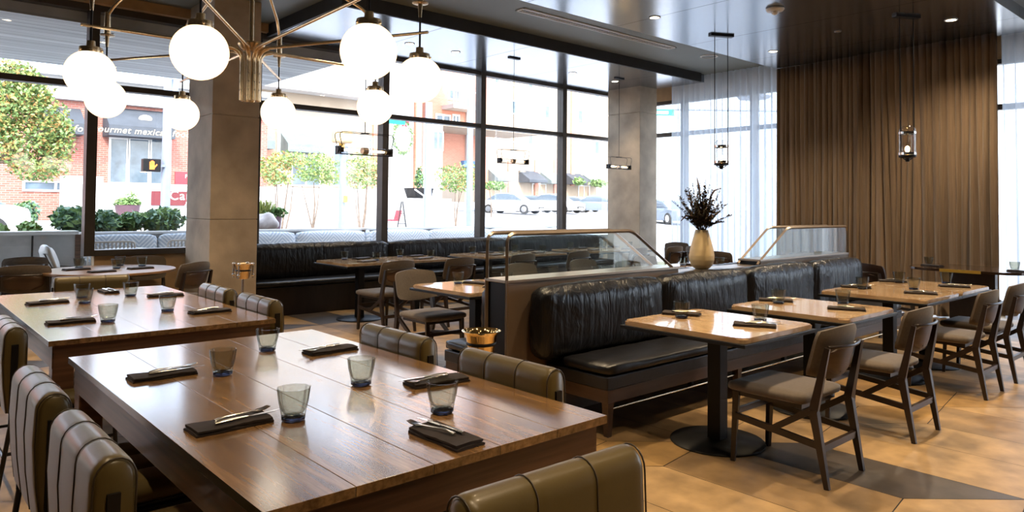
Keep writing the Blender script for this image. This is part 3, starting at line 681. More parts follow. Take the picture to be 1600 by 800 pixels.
def make_grey_chair(fab='taupe', wood='dark_wood'):
    """faces +y; origin on the floor at the middle of the seat"""
    t = thing('dining_chair', 'x', 'chair')
    B().pillow(-.235, .235, -.22, .25, .41, .468, .028, .008, 14, 14, 4).obj('seat', fab, t, True)
    B().box(-.20, .20, -.19, .215, .385, .41).obj('seat_frame', wood, t)
    for s in (-1, 1):
        B().bar((s*.195, .205, .41), (s*.20, .225, 0), .036, .036, .024, .024).obj('front_leg', wood, t)
        # rear leg: splayed foot, knee at seat height, post leaning back
        b = B(); b.bar((s*.215, -.335, 0), (s*.215, -.265, .40), .024, .026, .036, .046)
        b.bar((s*.215, -.265, .395), (s*.205, -.335, .735), .036, .046, .024, .026); b.obj('rear_leg', wood, t)
        B().bar((s*.208, .205, .27), (s*.212, -.295, .215), .022, .034).obj('side_stretcher', wood, t)
        B().bar((s*.21, -.265, .405), (s*.21, -.03, .25), .022, .034).obj('diagonal_brace', wood, t)
    B().bar((-.215, -.30, .20), (.215, -.30, .20), .022, .036).obj('rear_stretcher', wood, t)
    B().bar((-.20, .21, .29), (.20, .21, .29), .020, .032).obj('front_stretcher', wood, t)
    # curved back shell
    def shell(z0, z1, wd, th, yo, bow, round_, n=16, m=10, tilt=.22, name='backrest', mtl=fab):
        b = B(); F, K = [], []
        for j in range(m+1):
            v = j/m; z = z0+(z1-z0)*v; rf, rk = [], []
            for i in range(n+1):
                u = 2*i/n-1
                e = 1-round_*(max(0, abs(2*v-1)-.55)/.45)**2.2          # narrower at top and bottom corners
                x = u*wd*e; y = yo - tilt*(z-.5) + bow*(u*u) ; zc = z - (.022*(u*u) if v > .5 else -.03*(u*u))*abs(2*v-1)
                s_ = th*(1-.55*max(abs(u)**6, abs(2*v-1)**6))
                rf.append(b.bm.verts.new((x, y+s_/2, zc))); rk.append(b.bm.verts.new((x, y-s_/2, zc)))
            F.append(rf); K.append(rk)
        for j in range(m):
            for i in range(n):
                b.bm.faces.new((F[j][i+1], F[j][i], F[j+1][i], F[j+1][i+1])); b.bm.faces.new((K[j][i], K[j][i+1], K[j+1][i+1], K[j+1][i]))
        for j in range(m):
            b.bm.faces.new((F[j][0], K[j][0], K[j+1][0], F[j+1][0])); b.bm.faces.new((K[j][n], F[j][n], F[j+1][n], K[j+1][n]))
        for i in range(n):
            b.bm.faces.new((K[0][i], F[0][i], F[0][i+1], K[0][i+1])); b.bm.faces.new((F[m][i], K[m][i], K[m][i+1], F[m][i+1]))
        return b.obj(name, mtl, t, 50)
    shell(.545, .84, .235, .038, -.275, .055, .10)
    shell(.57, .735, .175, .012, -.307, .05, .30, 12, 8, .22, 'back_panel', 'bench_wood')
    B().tube([(-.19+.38*i/10, -.322-.045+.045*(2*i/10-1)**2-.01, .735) for i in range(11)], .010, 8).obj('back_rail', wood, t, True)
    B().box(-.04, .04, -.330, -.322, .585, .600, bev=.003).obj('hand_slot', 'dark_slot', t)
    return t
gch = Proto(make_grey_chair())
CH = [(3.99, 2.07, 0.0, 'taupe fabric chair with espresso frame nearest the camera, at the first marble table'), (5.15, 2.05, 0.0, 'taupe fabric chair at the second marble table'),
      (6.70, 2.07, 0.0, 'taupe fabric chair at the third marble table'), (7.53, 2.07, 0.0, 'taupe fabric chair at the fourth marble table, cut by the picture edge')]
for x, y, r, lab in CH: gch.put((x, y, 0), r, lab, 'taupe chairs along the booth tables')
for x, y, r, lab in ((4.00, 5.62, PI, 'taupe chair facing the camera at the first table behind the divider'), (5.40, 5.62, PI, 'taupe chair behind the glass screen, at the second rear booth table'),
                     (6.42, 5.62, PI, 'taupe chair behind the slanting end of the glass screen'), (7.62, 5.62, PI, 'taupe chair behind the vase, at the end of the rear booth')):
    gch.put((x, y, 0), r, lab, 'taupe chairs behind the divider')
for x, y, lab in ((4.55, 7.38, 'taupe chair with its back to the camera at the first window table'), (5.45, 7.38, 'taupe chair at the second table of the window bench'), (6.55, 7.42, 'taupe chair seen through the glass screen at the third window table'),
                  (7.65, 7.42, 'taupe chair seen through the glass screen at the fourth window table'), (9.0, 7.4, 'taupe chair before the far column at the fifth window table'), (9.95, 7.4, 'taupe chair at the last window table, beside the far column')):
    gch.put((x, y, 0), .05, lab, 'taupe chairs along the window tables')
for x, y, r, lab in ((1.20, 9.0, -.12, 'taupe chair with its back to the camera beside the round table, near the picture edge'),
                     (2.42, 9.12, PI-.15, 'taupe chair facing the camera under the window at the round table'), (2.50, 8.42, .55, 'taupe chair turned half away between round table and concrete column')):
    gch.put((x, y, 0), r, lab, 'taupe chairs around the round table')
gch.put((1.42, 10.62, -.02), -.1, 'grey chair standing outside the leftmost window, seen above the chair beside the round table')
for x, y, r, lab in ((9.6, 6.0, -1.3, 'dark backed chair seen between divider and sheer curtain'), (10.6, 6.9, -1.6, 'grey chair before the sheer curtain, left of the vase'), (9.9, 5.0, 1.6, 'grey chair before the sheer curtain, right of the vase'), (10.9, 7.6, 2.6, 'grey chair close to the far column by the sheer curtain')):
    gch.put((x, y, 0), r, lab, 'grey chairs by the sheer curtain')
t = make_grey_chair('chair_brown', 'dark_wood') if False else None

def make_leather_chair():
    """faces +y; origin on the floor below the middle of the seat"""
    t = thing('armless_chair', 'x', 'chair'); hw = .285
    # side outline of the back cushion, walked round, (y, z)
    prof = []
    for a in range(0, 11): q = PI*a/10; prof.append((-.235+.052*math.cos(q), .79+.055*math.sin(q)))
    prof = [(-.19, .42), (-.187, .55), (-.184, .68)] + prof + [(-.292, .68), (-.285, .55), (-.27, .42), (-.23, .405)]
    nx = 36; b = B(); rings = []; cy, cz = -.238, .62
    for i in range(nx+1):
        u = 2*i/nx-1; x = hw*u; e = max(0, abs(u)-.88)/.12; sc = 1-.30*(1-math.sqrt(max(0, 1-e*e)))
        g = 0
        for sx_ in (-.34, .34):
            g = max(g, math.exp(-((u-sx_)/.022)**2))
        ring = []
        for (y, z) in prof:
            dy, dz = y-cy, z-cz
            k = 1-.02*g if abs(dz) < .17 else 1-.009*g
            kk = k if abs(dz) < .17 else 1-.04*g
            puff = 1+.025*math.cos(((u+1)*1.5 % 1 - .5)*PI)*(.9 if abs(u) < .97 else 0)
            ring.append(b.bm.verts.new((x, cy+dy*kk*sc*puff, cz+dz*k*(1-(1-sc)*.22))))
        rings.append(ring)
    for A, Q in zip(rings, rings[1:]):
        for k in range(len(prof)): k2 = (k+1) % len(prof); b.bm.faces.new((A[k], A[k2], Q[k2], Q[k]))
    b.bm.faces.new(rings[0][::-1]); b.bm.faces.new(rings[-1])
    bmesh.ops.recalc_face_normals(b.bm, faces=b.bm.faces[:])
    bk = b.obj('backrest', 'olive', t, 60)
    for sx_ in (-.34, .34):
        B().tube([(hw*sx_, cy+(y-cy)*1.01, cz+(z-cz)*1.003) for y, z in prof[1:-1]], .0019, 6).obj('piping', 'olive_piping', bk, True)
    for s in (-1, 1):
        B().tube([(s*(hw-.006), cy+(y-cy)*.93, cz+(z-cz)*.985) for y, z in prof[1:-1]], .0026, 6).obj('piping', 'olive_piping', bk, True)
    for i in range(3):
        w = 2*(hw-.01)/3; B().pillow(-hw+.01+w*i, -hw+.01+w*(i+1), -.20, .25, .405, .475, .03, .012, 8, 12, 4).obj('seat_cushion', 'olive', t, True)
    B().box(-hw+.02, hw-.02, -.20, .23, .38, .405).obj('seat_pan', 'black_steel', t)
    for s in (-1, 1):
        B().bar((s*(hw+.004), -.245, .37), (s*(hw+.004), -.240, .76), .012, .030).obj('back_upright', 'black_steel', t)
        B().tube([(s*(hw+.004), -.245, .39), (s*(hw-.01), -.30, 0)], .011, 8).obj('rear_leg', 'black_steel', t, 40)
        B().tube([(s*(hw-.01), .215, .39), (s*(hw-.01), .235, 0)], .011, 8).obj('front_leg', 'black_steel', t, 40)
        B().tube([(s*(hw-.005), -.265, .22), (s*(hw-.01), .222, .22)], .009, 8).obj('side_rail', 'black_steel', t, 40)
        B().tube([(s*(hw-.005), -.245, .385), (s*(hw-.01), .218, .385)], .011, 8).obj('seat_rail', 'black_steel', t, 40)
    B().tube([(-hw+.01, -.27, .20), (hw-.01, -.27, .20)], .009, 8).obj('rear_rail', 'black_steel', t, 40)
    return t
lch = Proto(make_leather_chair())
for x, y, r, lab in ((.70, 2.26, -PI/2, 'olive leather channel-back chair nearest the camera on the aisle side of the front table'), (.70, 3.05, -PI/2, 'olive leather channel-back chair second along the aisle side of the front table'),
                     (1.755, 2.25, PI/2, 'olive leather chair beside the long booth, nearer the camera, at the front table'), (1.755, 3.10, PI/2, 'olive leather chair on the booth side of the front table, farther corner'),
                     (1.25, 1.47, -.03, 'olive leather chair at the head of the front table, back to the camera'),
                     (1.755, 4.82, PI/2, 'olive leather chair on the booth side of the second table, nearer corner'), (1.755, 5.62, PI/2, 'olive leather chair on the booth side of the second table, farther corner'),
                     (.79, 4.62, -PI/2, 'olive leather chair on the aisle side of the second table at the picture edge'), (1.42, 6.80, PI-.05, 'olive leather chair facing the camera at the far head of the second table')):
    lch.put((x, y, 0), r, lab, 'olive leather chairs around the wooden tables')

# round table, dark table, single brown chair
def round_table():
    t = thing('round_table', 'round wooden table with a dark edge between window and second plank table', 'table', (1.95, 8.75, 0))
    B().lathe([(0, .72), (.63, .72), (.65, .728), (.65, .745), (.645, .75), (0, .75)], 56).obj('tabletop', 'round_wood', t, 40)
    B().lathe([(0, .705), (.56, .705), (.57, .72)], 40).obj('under_frame', 'black_metal', t)
    B().tube([(0, 0, .02), (0, 0, .705)], .045, 16).obj('post', 'black_metal', t, 40)
    B().lathe([(0, 0), (.33, 0), (.33, .01), (.06, .03), (0, .03)], 40).obj('base_plate', 'black_metal', t, 40)
M['round_wood'] = mat('honey_wood', (.30, .17, .08), .3, var=.3, vscale=6, stretch=(1, .2, 1), coat=.3)
M['chair_brown'] = mat('dark_brown_leather', (.035, .018, .012), .35, var=.2)
M['dark_top'] = mat('dark_lacquer', (.05, .028, .016), .18, var=.3, vscale=5, stretch=(1, .2, 1), coat=.5)
round_table()
def stadium_table():
    cx, cyy = 10.28, 2.88
    t = thing('bar_table', 'dark round-ended table with a brass edge strip in front of the brown drapes', 'table', (cx, cyy, 0)); r = .33; L = .36
    pts = [(r*1.5*math.cos(a), L+r*math.sin(a)) for a in [PI*i/12 for i in range(13)]] + [(r*1.5*math.cos(a), -L+r*math.sin(a)) for a in [PI+PI*i/12 for i in range(13)]]
    B().prism([(x, y, .722) for x, y in pts], (0, 0, .03)).obj('tabletop', 'dark_top', t)
    B().box(-r*1.5-.004, -r*1.5+.004, -.22, .22, .718, .754).obj('edge_strip', 'brass_strip', t)
    B().box(-.05, .05, -.25, .25, .03, .722).obj('pedestal', 'dark_wood', t)
    B().lathe([(0, 0), (.30, 0), (.30, .015), (.08, .035), (0, .035)], 36).obj('base_plate', 'black_metal', t, 40)
stadium_table()
bc = make_grey_chair('chair_brown', 'dark_wood'); bc.name = 'side_chair'
bc.location = (9.05, 3.45, 0); bc.rotation_euler = (0, 0, -PI/2-.35); bc['label'] = 'dark brown leather chair between the booth end and the brass-edged table'

# ------------------------------------------------------------------ wine bucket stand, candle lantern
def bucket(x, y, ztop, r, lab, mtb, handles):
    t = thing('wine_bucket_stand', lab, 'wine bucket', (x, y, 0)); h = .15
    B().lathe([(0, ztop-h), (r*.62, ztop-h), (r*.7, ztop-h+.015), (r*.92, ztop-.02), (r*1.12, ztop), (r*1.15, ztop+.003), (r*1.10, ztop+.004), (r*.88, ztop-.02), (r*.66, ztop-h+.02), (0, ztop-h+.012)], 40).obj('bucket', mtb, t, 50)
    B().lathe([(r*.80, ztop-.075), (r*.88, ztop-.07), (r*.88, ztop-.06), (r*.8, ztop-.055)], 36).obj('ring', 'black_metal', t, True)
    B().tube([(0, 0, .02), (0, 0, ztop-h)], .011, 12).obj('pole', 'chrome', t, 40)
    B().lathe([(0, 0), (.15, 0), (.15, .008), (.03, .03), (0, .035)], 32).obj('foot', 'black_metal', t, 40)
    if handles:
        for a in [PI/4+PI/2*k for k in range(4)]:
            cx, cyy = r*1.12*math.cos(a), r*1.12*math.sin(a)
            B().tube([(cx, cyy, ztop-.14), (cx, cyy, ztop+.005)], .008, 10).obj('upright', 'chrome', t, 40)
            for z in (ztop-.11, ztop): B().sphere((cx, cyy, z), .015, 12).obj('finial', 'chrome', t, True)
bucket(2.46, 3.0, .80, .092, 'polished gold wine bucket on a slim stand between front table and booth', 'gold', 0)
p = ony(380, 412, 7.2)
bucket(p.x, 7.2, p.z, .088, 'brass and chrome wine bucket on a stand in front of the concrete column', 'brass', 1)

# ------------------------------------------------------------------ vase with dried flowers
def vase():
    t = thing('vase', 'tall cream ceramic vase with fine ribs standing on the booth divider', 'vase', (5.62, 3.72, .92)); k = .98
    prof = [(0, 0), (.055, 0), (.068, .008), (.098, .04), (.110, .085), (.112, .125), (.104, .18), (.088, .24), (.072, .30), (.060, .345), (.056, .36), (.053, .358), (.055, .34), (.068, .29), (.08, .24), (0, .20)]
    out = []
    for (r, z), (r2, z2) in zip(prof, prof[1:]):
        for i in range(6):
            a = i/6; rr = r+(r2-r)*a; zz = z+(z2-z)*a; out.append((rr*(1+(.006 if i % 2 else 0)), zz*k))
    out.append((prof[-1][0], prof[-1][1]*k))
    B().lathe(out, 40).obj('body', 'cream', t, True)
    t = thing('dried_flowers', 'bunch of dark dried flowers and seed heads standing in the cream vase', 'dried flowers', (5.62, 3.72, .92+.33))
    rr = random.Random(4); st, lf, sd, yl = B(), B(), B(), B()
    tips = []
    for i in range(80):
        a = rr.uniform(0, 2*PI); sp = rr.uniform(.02, .20) if i > 14 else rr.uniform(.16, .28); h = rr.uniform(.20, .52)-sp*.6
        p0 = Vector((rr.uniform(-.03, .03), rr.uniform(-.03, .03), -.15)); p1 = Vector((math.cos(a)*.03, math.sin(a)*.03, .02)); p2 = Vector((math.cos(a)*sp, math.sin(a)*sp, h))
        pts = [p0, p1, p1.lerp(p2, .5)+Vector((0, 0, .02)), p2]
        st.tube(pts, [.0022, .002, .0015, .0008], 4)
        n = 26
        for k in range(n):
            f = .18+.82*k/n; q = p1.lerp(p2, f)+Vector((0, 0, .02*math.sin(f*PI)))
            for _ in range(3):
                d = Vector((rr.uniform(-1, 1), rr.uniform(-1, 1), rr.uniform(-.2, 1))).normalized(); s_ = rr.uniform(.016, .040)*(1.2-f*.6); w = d.cross(Vector((0, 0, 1))).normalized()*s_*.30
                lf.quad([q, q+d*s_*.5+w, q+d*s_, q+d*s_*.5-w], 0 if rr.random() < .6 else 1)
    for (x, z, y) in ((-.21, .27, .0), (-.18, .33, .05), (-.22, .15, 0), (-.13, .34, -.05), (.10, .36, 0), (.14, .30, .03), (.16, .25, -.04), (.21, .19, .0), (.10, .42, .02), (-.24, .30, .02), (.12, .29, -.06)):
        st.tube([(0, 0, 0), (x*.5, y*.5, z*.6), (x*.72, y, z)], .0012, 4); sd.sphere((x*.72, y, z), .011, 8)
    for (x0, z0, x1, z1) in ((-.01, .30, -.045, .50), (-.08, .22, -.12, .38), (.06, .32, .17, .40), (-.10, .16, -.19, .10)):
        ux, uz = _r.x, _r.y
        pts = [(x0*ux, x0*uz, z0*.9), ((x0+x1)/2*ux, (x0+x1)/2*uz, (z0+z1)/2+.02), (x1*ux, x1*uz, z1)]; sd.tube(pts, [.004, .009, .003], 7)
    for k in range(60):
        q = Vector((rr.gauss(.03, .02), rr.gauss(-.01, .02), .24+rr.gauss(0, .02))); yl.quad([q, q+Vector((.008, 0, .006)), q+Vector((0, .006, .014)), q+Vector((-.008, 0, .006))])
    st.obj('stems', 'stem_brown', t); lf.obj('leaves', ['leaf_dark', 'leaf_umber'], t); sd.obj('seed_heads', 'leaf_umber', t, True); yl.obj('yellow_bloom', 'bloom', t)
M['stem_brown'] = mat('dry_stem', (.06, .035, .02), .8); M['leaf_dark'] = mat('dry_leaf_dark', (.045, .042, .022), .8, var=.4, vscale=60)
M['leaf_umber'] = mat('dry_leaf_umber', (.085, .045, .025), .8, var=.4, vscale=60); M['bloom'] = mat('dry_bloom', (.35, .20, .05), .8)
vase()

# ------------------------------------------------------------------ tumblers, napkins, cutlery
def make_tumbler():
    t = thing('tumbler', 'x', 'tumbler'); q = 1.2
    b = B().lathe([(r*q, z*1.12) for r, z in [(.0335, .0135), (.036, .03), (.0425, .06), (.0465, .094), (.0475, .0965), (.0455, .097), (.0445, .094), (.0400, .06), (.0330, .032), (.026, .022), (0, .019)]], 60, flute=.085, nfl=10)
    b.obj('bowl', 'tumbler', t, True)
    B().lathe([(r*q, z*1.12) for r, z in [(0, .0015), (.029, .0015), (.033, .004), (.0335, .0135), (.025, .016), (0, .0175)]], 60, flute=.085, nfl=10).obj('glass_foot', 'tumbler_base', t, True)
    return t
tum = Proto(make_tumbler())
def make_napkin(mt='napkin'):
    t = thing('napkin', 'x', 'napkin'); b = B()
    def layer(z0, z1, s, j):
        n = 12; rr = random.Random(j); top = []
        vs = [[[b.bm.verts.new((( -.125+.25*i/n)*s+rr.uniform(-.0015, .0015), (-.055+.11*k/4)*s+rr.uniform(-.001, .001)+.002*math.sin(i*.8+j), z+(rr.uniform(-.0012, .0016) if o else 0)-(.003 if (o and (k in (0, 4))) else 0))) for k in range(5)] for i in range(n+1)] for o, z in ((0, z0), (1, z1))]
        for o in (0, 1):
            for i in range(n):
                for k in range(4):
                    f = [vs[o][i][k], vs[o][i+1][k], vs[o][i+1][k+1], vs[o][i][k+1]]; b.bm.faces.new(f if o else f[::-1])
        for i in range(n):
            for k in (0, 4): f = [vs[0][i][k], vs[0][i+1][k], vs[1][i+1][k], vs[1][i][k]]; b.bm.faces.new(f if k == 0 else f[::-1])
        for k in range(4):
            for i in (0, n): f = [vs[0][i][k], vs[1][i][k], vs[1][i][k+1], vs[0][i][k+1]]; b.bm.faces.new(f if i == 0 else f[::-1])
    layer(0.0005, .010, 1, 1); layer(.0105, .0195, .97, 2)
    b.obj('folded_cloth', mt, t, 60); return t
nap = Proto(make_napkin()); gnap = Proto(make_napkin('grey_napkin'))
def make_fork():
    b = B()
    b.tube([(-.095, 0, .006), (-.06, 0, .011), (0, 0, .0085), (.045, 0, .006)], [.0075, .0065, .0038, .004], 8, flat=.5)
    b.tube([(.043, 0, .006), (.058, 0, .0045), (.066, 0, .005)], [.004, .0135, .0130], 8, flat=.18)
    for k in (-1.5, -.5, .5, 1.5): b.tube([(.064, k*.0072, .005), (.085, k*.0072, .0065), (.105, k*.0056, .011)], [.0026, .0022, .0012], 6)
    o = b.obj('fork', 'silver', None, 50); tag(o, 'x', 'fork'); return o
def make_knife():
    b = B()
    b.tube([(-.11, 0, .0055), (-.07, 0, .0065), (-.02, 0, .0055), (.0, 0, .005)], [.0080, .0085, .0062, .0050], 8, flat=.7)
    b.prism([(.0, -.004, .0045), (.03, -.0085, .0045), (.09, -.009, .0045), (.118, .004, .0045), (.0, .004, .0045)], (0, 0, .0016))
    o = b.obj('knife', 'silver', None, 50); tag(o, 'x', 'knife'); return o
frk, knf = Proto(make_fork()), Proto(make_knife())
def setting(nx_, ny_, a, z, where, table, g='place settings', grey=False, cutlery=True, j=0):
    rr = random.Random(int(nx_*100+ny_*37)); a += rr.uniform(-.06, .06)
    (gnap if grey else nap).put((nx_, ny_, z), a, '%s napkin %s' % ('grey' if grey else 'dark', where), 'folded napkins '+table)
    if cutlery:
        ca, sa = math.cos(a), math.sin(a)
        def off(u, v): return (nx_+u*ca-v*sa, ny_+u*sa+v*ca, z+.0202)
        frk.put(off(.045, .018), a+.16, 'silver fork laid %s' % where, 'forks '+table)
        knf.put(off(.05, -.018), a+.05, 'silver knife laid %s' % where, 'knives '+table)
def glass(x, y, z, where, table): tum.put((x, y, z), R.uniform(0, 6), 'smoky fluted glass tumbler %s' % where, 'tumblers '+table)
ZT = .7502
for x, y, a, w in ((.92, 3.21, .03, 'on the aisle side of the front table, farther from the camera'), (.885, 2.36, .05, 'on the aisle side of the front table, nearer the camera'),
                   (1.70, 3.24, PI, 'on the booth side of the front table, by the far leather chair'), (1.735, 2.40, PI-.1, 'behind a tumbler on the booth side of the front table'),
                   (1.345, 1.81, PI/2+.08, 'at the head of the front table, closest to the camera')):
    setting(x, y, a, ZT, w, 'on the front wooden table')
for x, y, w in ((1.12, 3.08, 'at the far aisle-side seat of the front table'), (1.47, 3.45, 'at the far booth-side seat of the front table'), (1.48, 2.56, 'in the middle of the front table, before the leather chair'),
                (1.07, 2.29, 'closest to the near aisle-side napkin of the front table'), (1.50, 2.04, 'next to the closest napkin at the head of the front table')):
    glass(x, y, ZT, w, 'on the front wooden table')
for x, y, a, w in ((.95, 6.03, .1, 'on the aisle side of the second table, far seat'), (.905, 4.98, .05, 'on the aisle side of the second table, near seat'), (1.72, 5.97, PI-.15, 'on the booth side of the second table, far seat'),
                   (1.69, 4.90, PI, 'on the booth side of the second table, near seat'), (1.44, 6.5, -PI/2, 'at the far head of the second table')):
    setting(x, y, a, ZT, w, 'on the second wooden table')
for x, y, w in ((1.15, 5.87, 'on the second table, front one of the overlapping pair'), (1.20, 6.22, 'on the second table, rear one of the overlapping pair'), (1.51, 6.12, 'on the far booth-side part of the second table'),
                (1.08, 4.87, 'nearest the aisle edge of the second table'), (1.49, 5.12, 'before the near booth-side napkin of the second table')):
    glass(x, y, ZT, w, 'on the second wooden table')
ordn = ['first', 'second', 'third', 'fourth', 'fifth', 'sixth']
for i, (x, y, _) in enumerate(NEARROW):
    setting(x+.07, y+.32, -1.1, ZT, 'on the bench side of the %s marble table' % ordn[i], 'on the marble tables')
    setting(x+.03, y-.24, -1.15, ZT, 'on the chair side of the %s marble table' % ordn[i], 'on the marble tables')
    glass(x-.05+(.06 if i > 1 else 0), y+.235, ZT, 'on the bench side of the %s marble table' % ordn[i], 'on the marble tables')
    glass(x+.24+(.10 if i else 0), y-.16+(.08 if i else 0), ZT, 'on the chair side of the %s marble table' % ordn[i], 'on the marble tables')
for i, (x, y, _) in enumerate(MIDROW):
    setting(x+.10, y+.12, -1.2, ZT, 'on the chair side of the %s table behind the divider' % ordn[i], 'behind the divider', cutlery=False)
    setting(x+.02, y-.27, -1.1, ZT, 'on the booth side of the %s table behind the divider' % ordn[i], 'behind the divider', grey=True, cutlery=False)
    glass(x-.04, y+.22, ZT, 'on the chair side of the %s table behind the divider' % ordn[i], 'behind the divider')
    glass(x+.26, y-.12, ZT, 'on the booth side of the %s table behind the divider' % ordn[i], 'behind the divider')
for i, (x, y, _) in enumerate(WINROW):
    setting(x+.17, y+.26, .2, ZT, 'on the bench side of the %s window table' % ordn[i], 'on the window tables', cutlery=False)
    setting(x-.02, y-.2, .3, ZT, 'on the chair side of the %s window table' % ordn[i], 'on the window tables', grey=True, cutlery=False)
    glass(x-.06, y+.30, ZT, 'on the bench side of the %s window table' % ordn[i], 'on the window tables')
    glass(x+.18, y-.10, ZT, 'on the chair side of the %s window table' % ordn[i], 'on the window tables')
for k, (x, y, w) in enumerate(((1.72, 9.10, 'on the round table, by the wire chair outside'), (2.14, 9.15, 'on the round table, rear of the overlapping pair'), (2.02, 8.78, 'on the round table, front of the overlapping pair'), (2.32, 8.95, 'on the round table, nearest the column'))):
    glass(x, y, ZT, w, 'on the round table')
for k, (x, y, w) in enumerate(((1.65, 8.85, 'on the far left of the round table'), (1.80, 8.42, 'at the front edge of the round table'), (2.22, 8.62, 'on the column side of the round table'))):
    setting(x, y, .2, ZT, w, 'on the round table', cutlery=False)
zt2 = .7525
for x, y, w in ((10.28, 3.38, 'at the far end of the brass-edged dark table'), (10.2, 2.42, 'at the near end of the brass-edged dark table')):
    glass(x, y, zt2, w, 'on the dark table')
    setting(x-.12, y-.08, 1.3, zt2, w, 'on the dark table', cutlery=False)
# ------------------------------------------------------------------ outside
def gz(Y): return -.02 if Y < 12.6 else min(1.0, (Y-12.6)*.0385-.02)
M['paving'] = mat('patio_paving', (.38, .37, .35), .9, var=.1)
M['street'] = mat('street_asphalt', (.34, .35, .37), .9, var=.1, vscale=.6)
M['white_wall'] = mat('white_stucco', (.52, .52, .52), .8, var=.03, vscale=1)
M['cream_wall'] = mat('cream_stucco', (.40, .32, .24), .8, var=.05, vscale=1)
M['brick'] = brick('red_brick', (.30, .095, .07), (.38, .14, .105), (.36, .27, .24), .26, .085)
M['salmon'] = brick('salmon_brick', (.60, .26, .18), (.64, .30, .21), (.62, .36, .28), .3, .1)
M['shop_glass'] = mat('dark_shop_glass', (.10, .14, .18), .08, var=.4, vscale=1.5, spec=.8)
M['awning'] = mat('slate_awning', (.055, .065, .08), .7, var=.15, vscale=2)
M['awning_green'] = mat('grey_green_awning', (.16, .20, .20), .7, var=.15, vscale=2)
M['letter'] = mat('cream_lettering', (.75, .62, .42), .6, var=0)
M['white_letter'] = mat('white_lettering', (.85, .82, .80), .6, var=0)
M['maroon'] = mat('maroon_board', (.13, .016, .022), .5, var=.05)
M['red_board'] = mat('red_board', (.45, .035, .05), .5, var=.05)
M['pole'] = mat('pale_steel_pole', (.26, .31, .40), .4, .3, var=.05)
M['leaf_g'] = mat('leaf_green', (.10, .19, .05), .7, var=.5, vscale=30); M['leaf_y'] = mat('leaf_yellow_green', (.26, .30, .08), .7, var=.4, vscale=30)
M['leaf_o'] = mat('leaf_orange', (.42, .24, .08), .7, var=.3, vscale=30); M['leaf_b'] = mat('leaf_blue_green', (.12, .22, .14), .6, var=.5, vscale=30)
M['leaf_l'] = mat('leaf_light', (.22, .34, .12), .7, var=.4, vscale=30); M['bark'] = mat('bark', (.16, .12, .09), .9, var=.3)
M['panel_grey'] = mat('grey_cement_panel', (.50, .50, .49), .7, var=.25, vscale=2)
M['soffit'] = planks('grey_slat_soffit', (.50, .54, .60), (.60, .64, .70), .20, 1, .6, 0, .07, 3, bmp=0)
M['pot'] = mat('plum_pot', (.12, .06, .08), .5); M['boulder'] = mat('pale_boulder', (.5, .46, .45), .8, var=.3, vscale=4, bmp=.4, bscale=6)
M['orange_sig'] = emit('signal_orange', (1, .20, .03), 1.1); M['green_sign'] = mat('green_sign', (.0, .30, .20), .5, var=0)
M['yellow'] = mat('signal_yellow', (.75, .42, .05), .5); M['sig_cream'] = mat('signal_box_tan', (.55, .38, .20), .5)
M['car_white'] = mat('white_car_paint', (.75, .76, .78), .2, var=.02, coat=.6); M['car_grey'] = mat('grey_car_paint', (.22, .27, .33), .2, .4, var=.05, coat=.6)
M['car_glass'] = mat('car_glass', (.12, .16, .20), .05, var=.1, spec=.9); M['tyre'] = mat('tyre', (.03, .03, .03), .8); M['umb'] = mat('blue_awning_cloth', (.10, .20, .42), .7)
def chevron():
    mt, n, l, p = newmat('chevron_fabric')
    tc = n.new('ShaderNodeTexCoord'); sp = n.new('ShaderNodeSeparateXYZ'); l.new(tc.outputs['Object'], sp.inputs[0])
    def mth(op, a, b=None, c=None):
        q = n.new('ShaderNodeMath'); q.operation = op
        for i, v in enumerate((a, b, c)):
            if v is None: continue
            if isinstance(v, (int, float)): q.inputs[i].default_value = v
            else: l.new(v, q.inputs[i])
        return q.outputs[0]
    zig = mth('PINGPONG', sp.outputs[0], .22)
    q = mth('FRACT', mth('MULTIPLY', mth('ADD', sp.outputs[2], zig), 16))
    c = ramp(n, l, q, [(.50, (.52, .60, .70)), (.6, (.84, .87, .90))])
    l.new(c, p.inputs['Base Color']); p.inputs['Roughness'].default_value = .9; return mt
M['chevron'] = chevron(); M['tan_glass'] = mat('tan_shop_glass', (.45, .32, .20), .2)

b = B(); xs = (-60, 130); ys = [9.8, 12.6, 39.1, 120]
struct(B().box(-60, 130, 9.8, 12.6, -.12, -.02).box(12.1, 130, -40, 9.8, -.12, -.02), 'floor', 'paving')
b = B(); b.quad([(-60, 12.6, -.02), (130, 12.6, -.02), (130, 39.1, 1.0), (-60, 39.1, 1.0)]); b.quad([(-60, 39.1, 1.0), (130, 39.1, 1.0), (130, 130, 1.0), (-60, 130, 1.0)])
b.quad([(-60, 12.6, -.3), (-60, 12.6, -.02), (130, 12.6, -.02), (130, 12.6, -.3)][::-1])
struct(b, 'floor', 'street')
cx1 = 5.25
t = thing('entrance_canopy', 'flat exterior canopy with grey slatted underside outside the windows', 'canopy', (0, 11.3, 3.62))
B().box(-14, cx1, -1.5, 1.75, 0, .03).obj('slat_soffit', 'soffit', t)
B().box(-14, cx1+.04, -1.48, 1.8, .031, .30).obj('canopy_body', 'panel_grey', t)
b = B()
for k in range(9):
    for j in range(3): b.box(-3.2+j*2.7-.36*0, -3.2+j*2.7+.03, -1.2+k*.34, -1.2+k*.34+.10, -.004, .0)
b.obj('joint_clips', 'dark_slot', t)

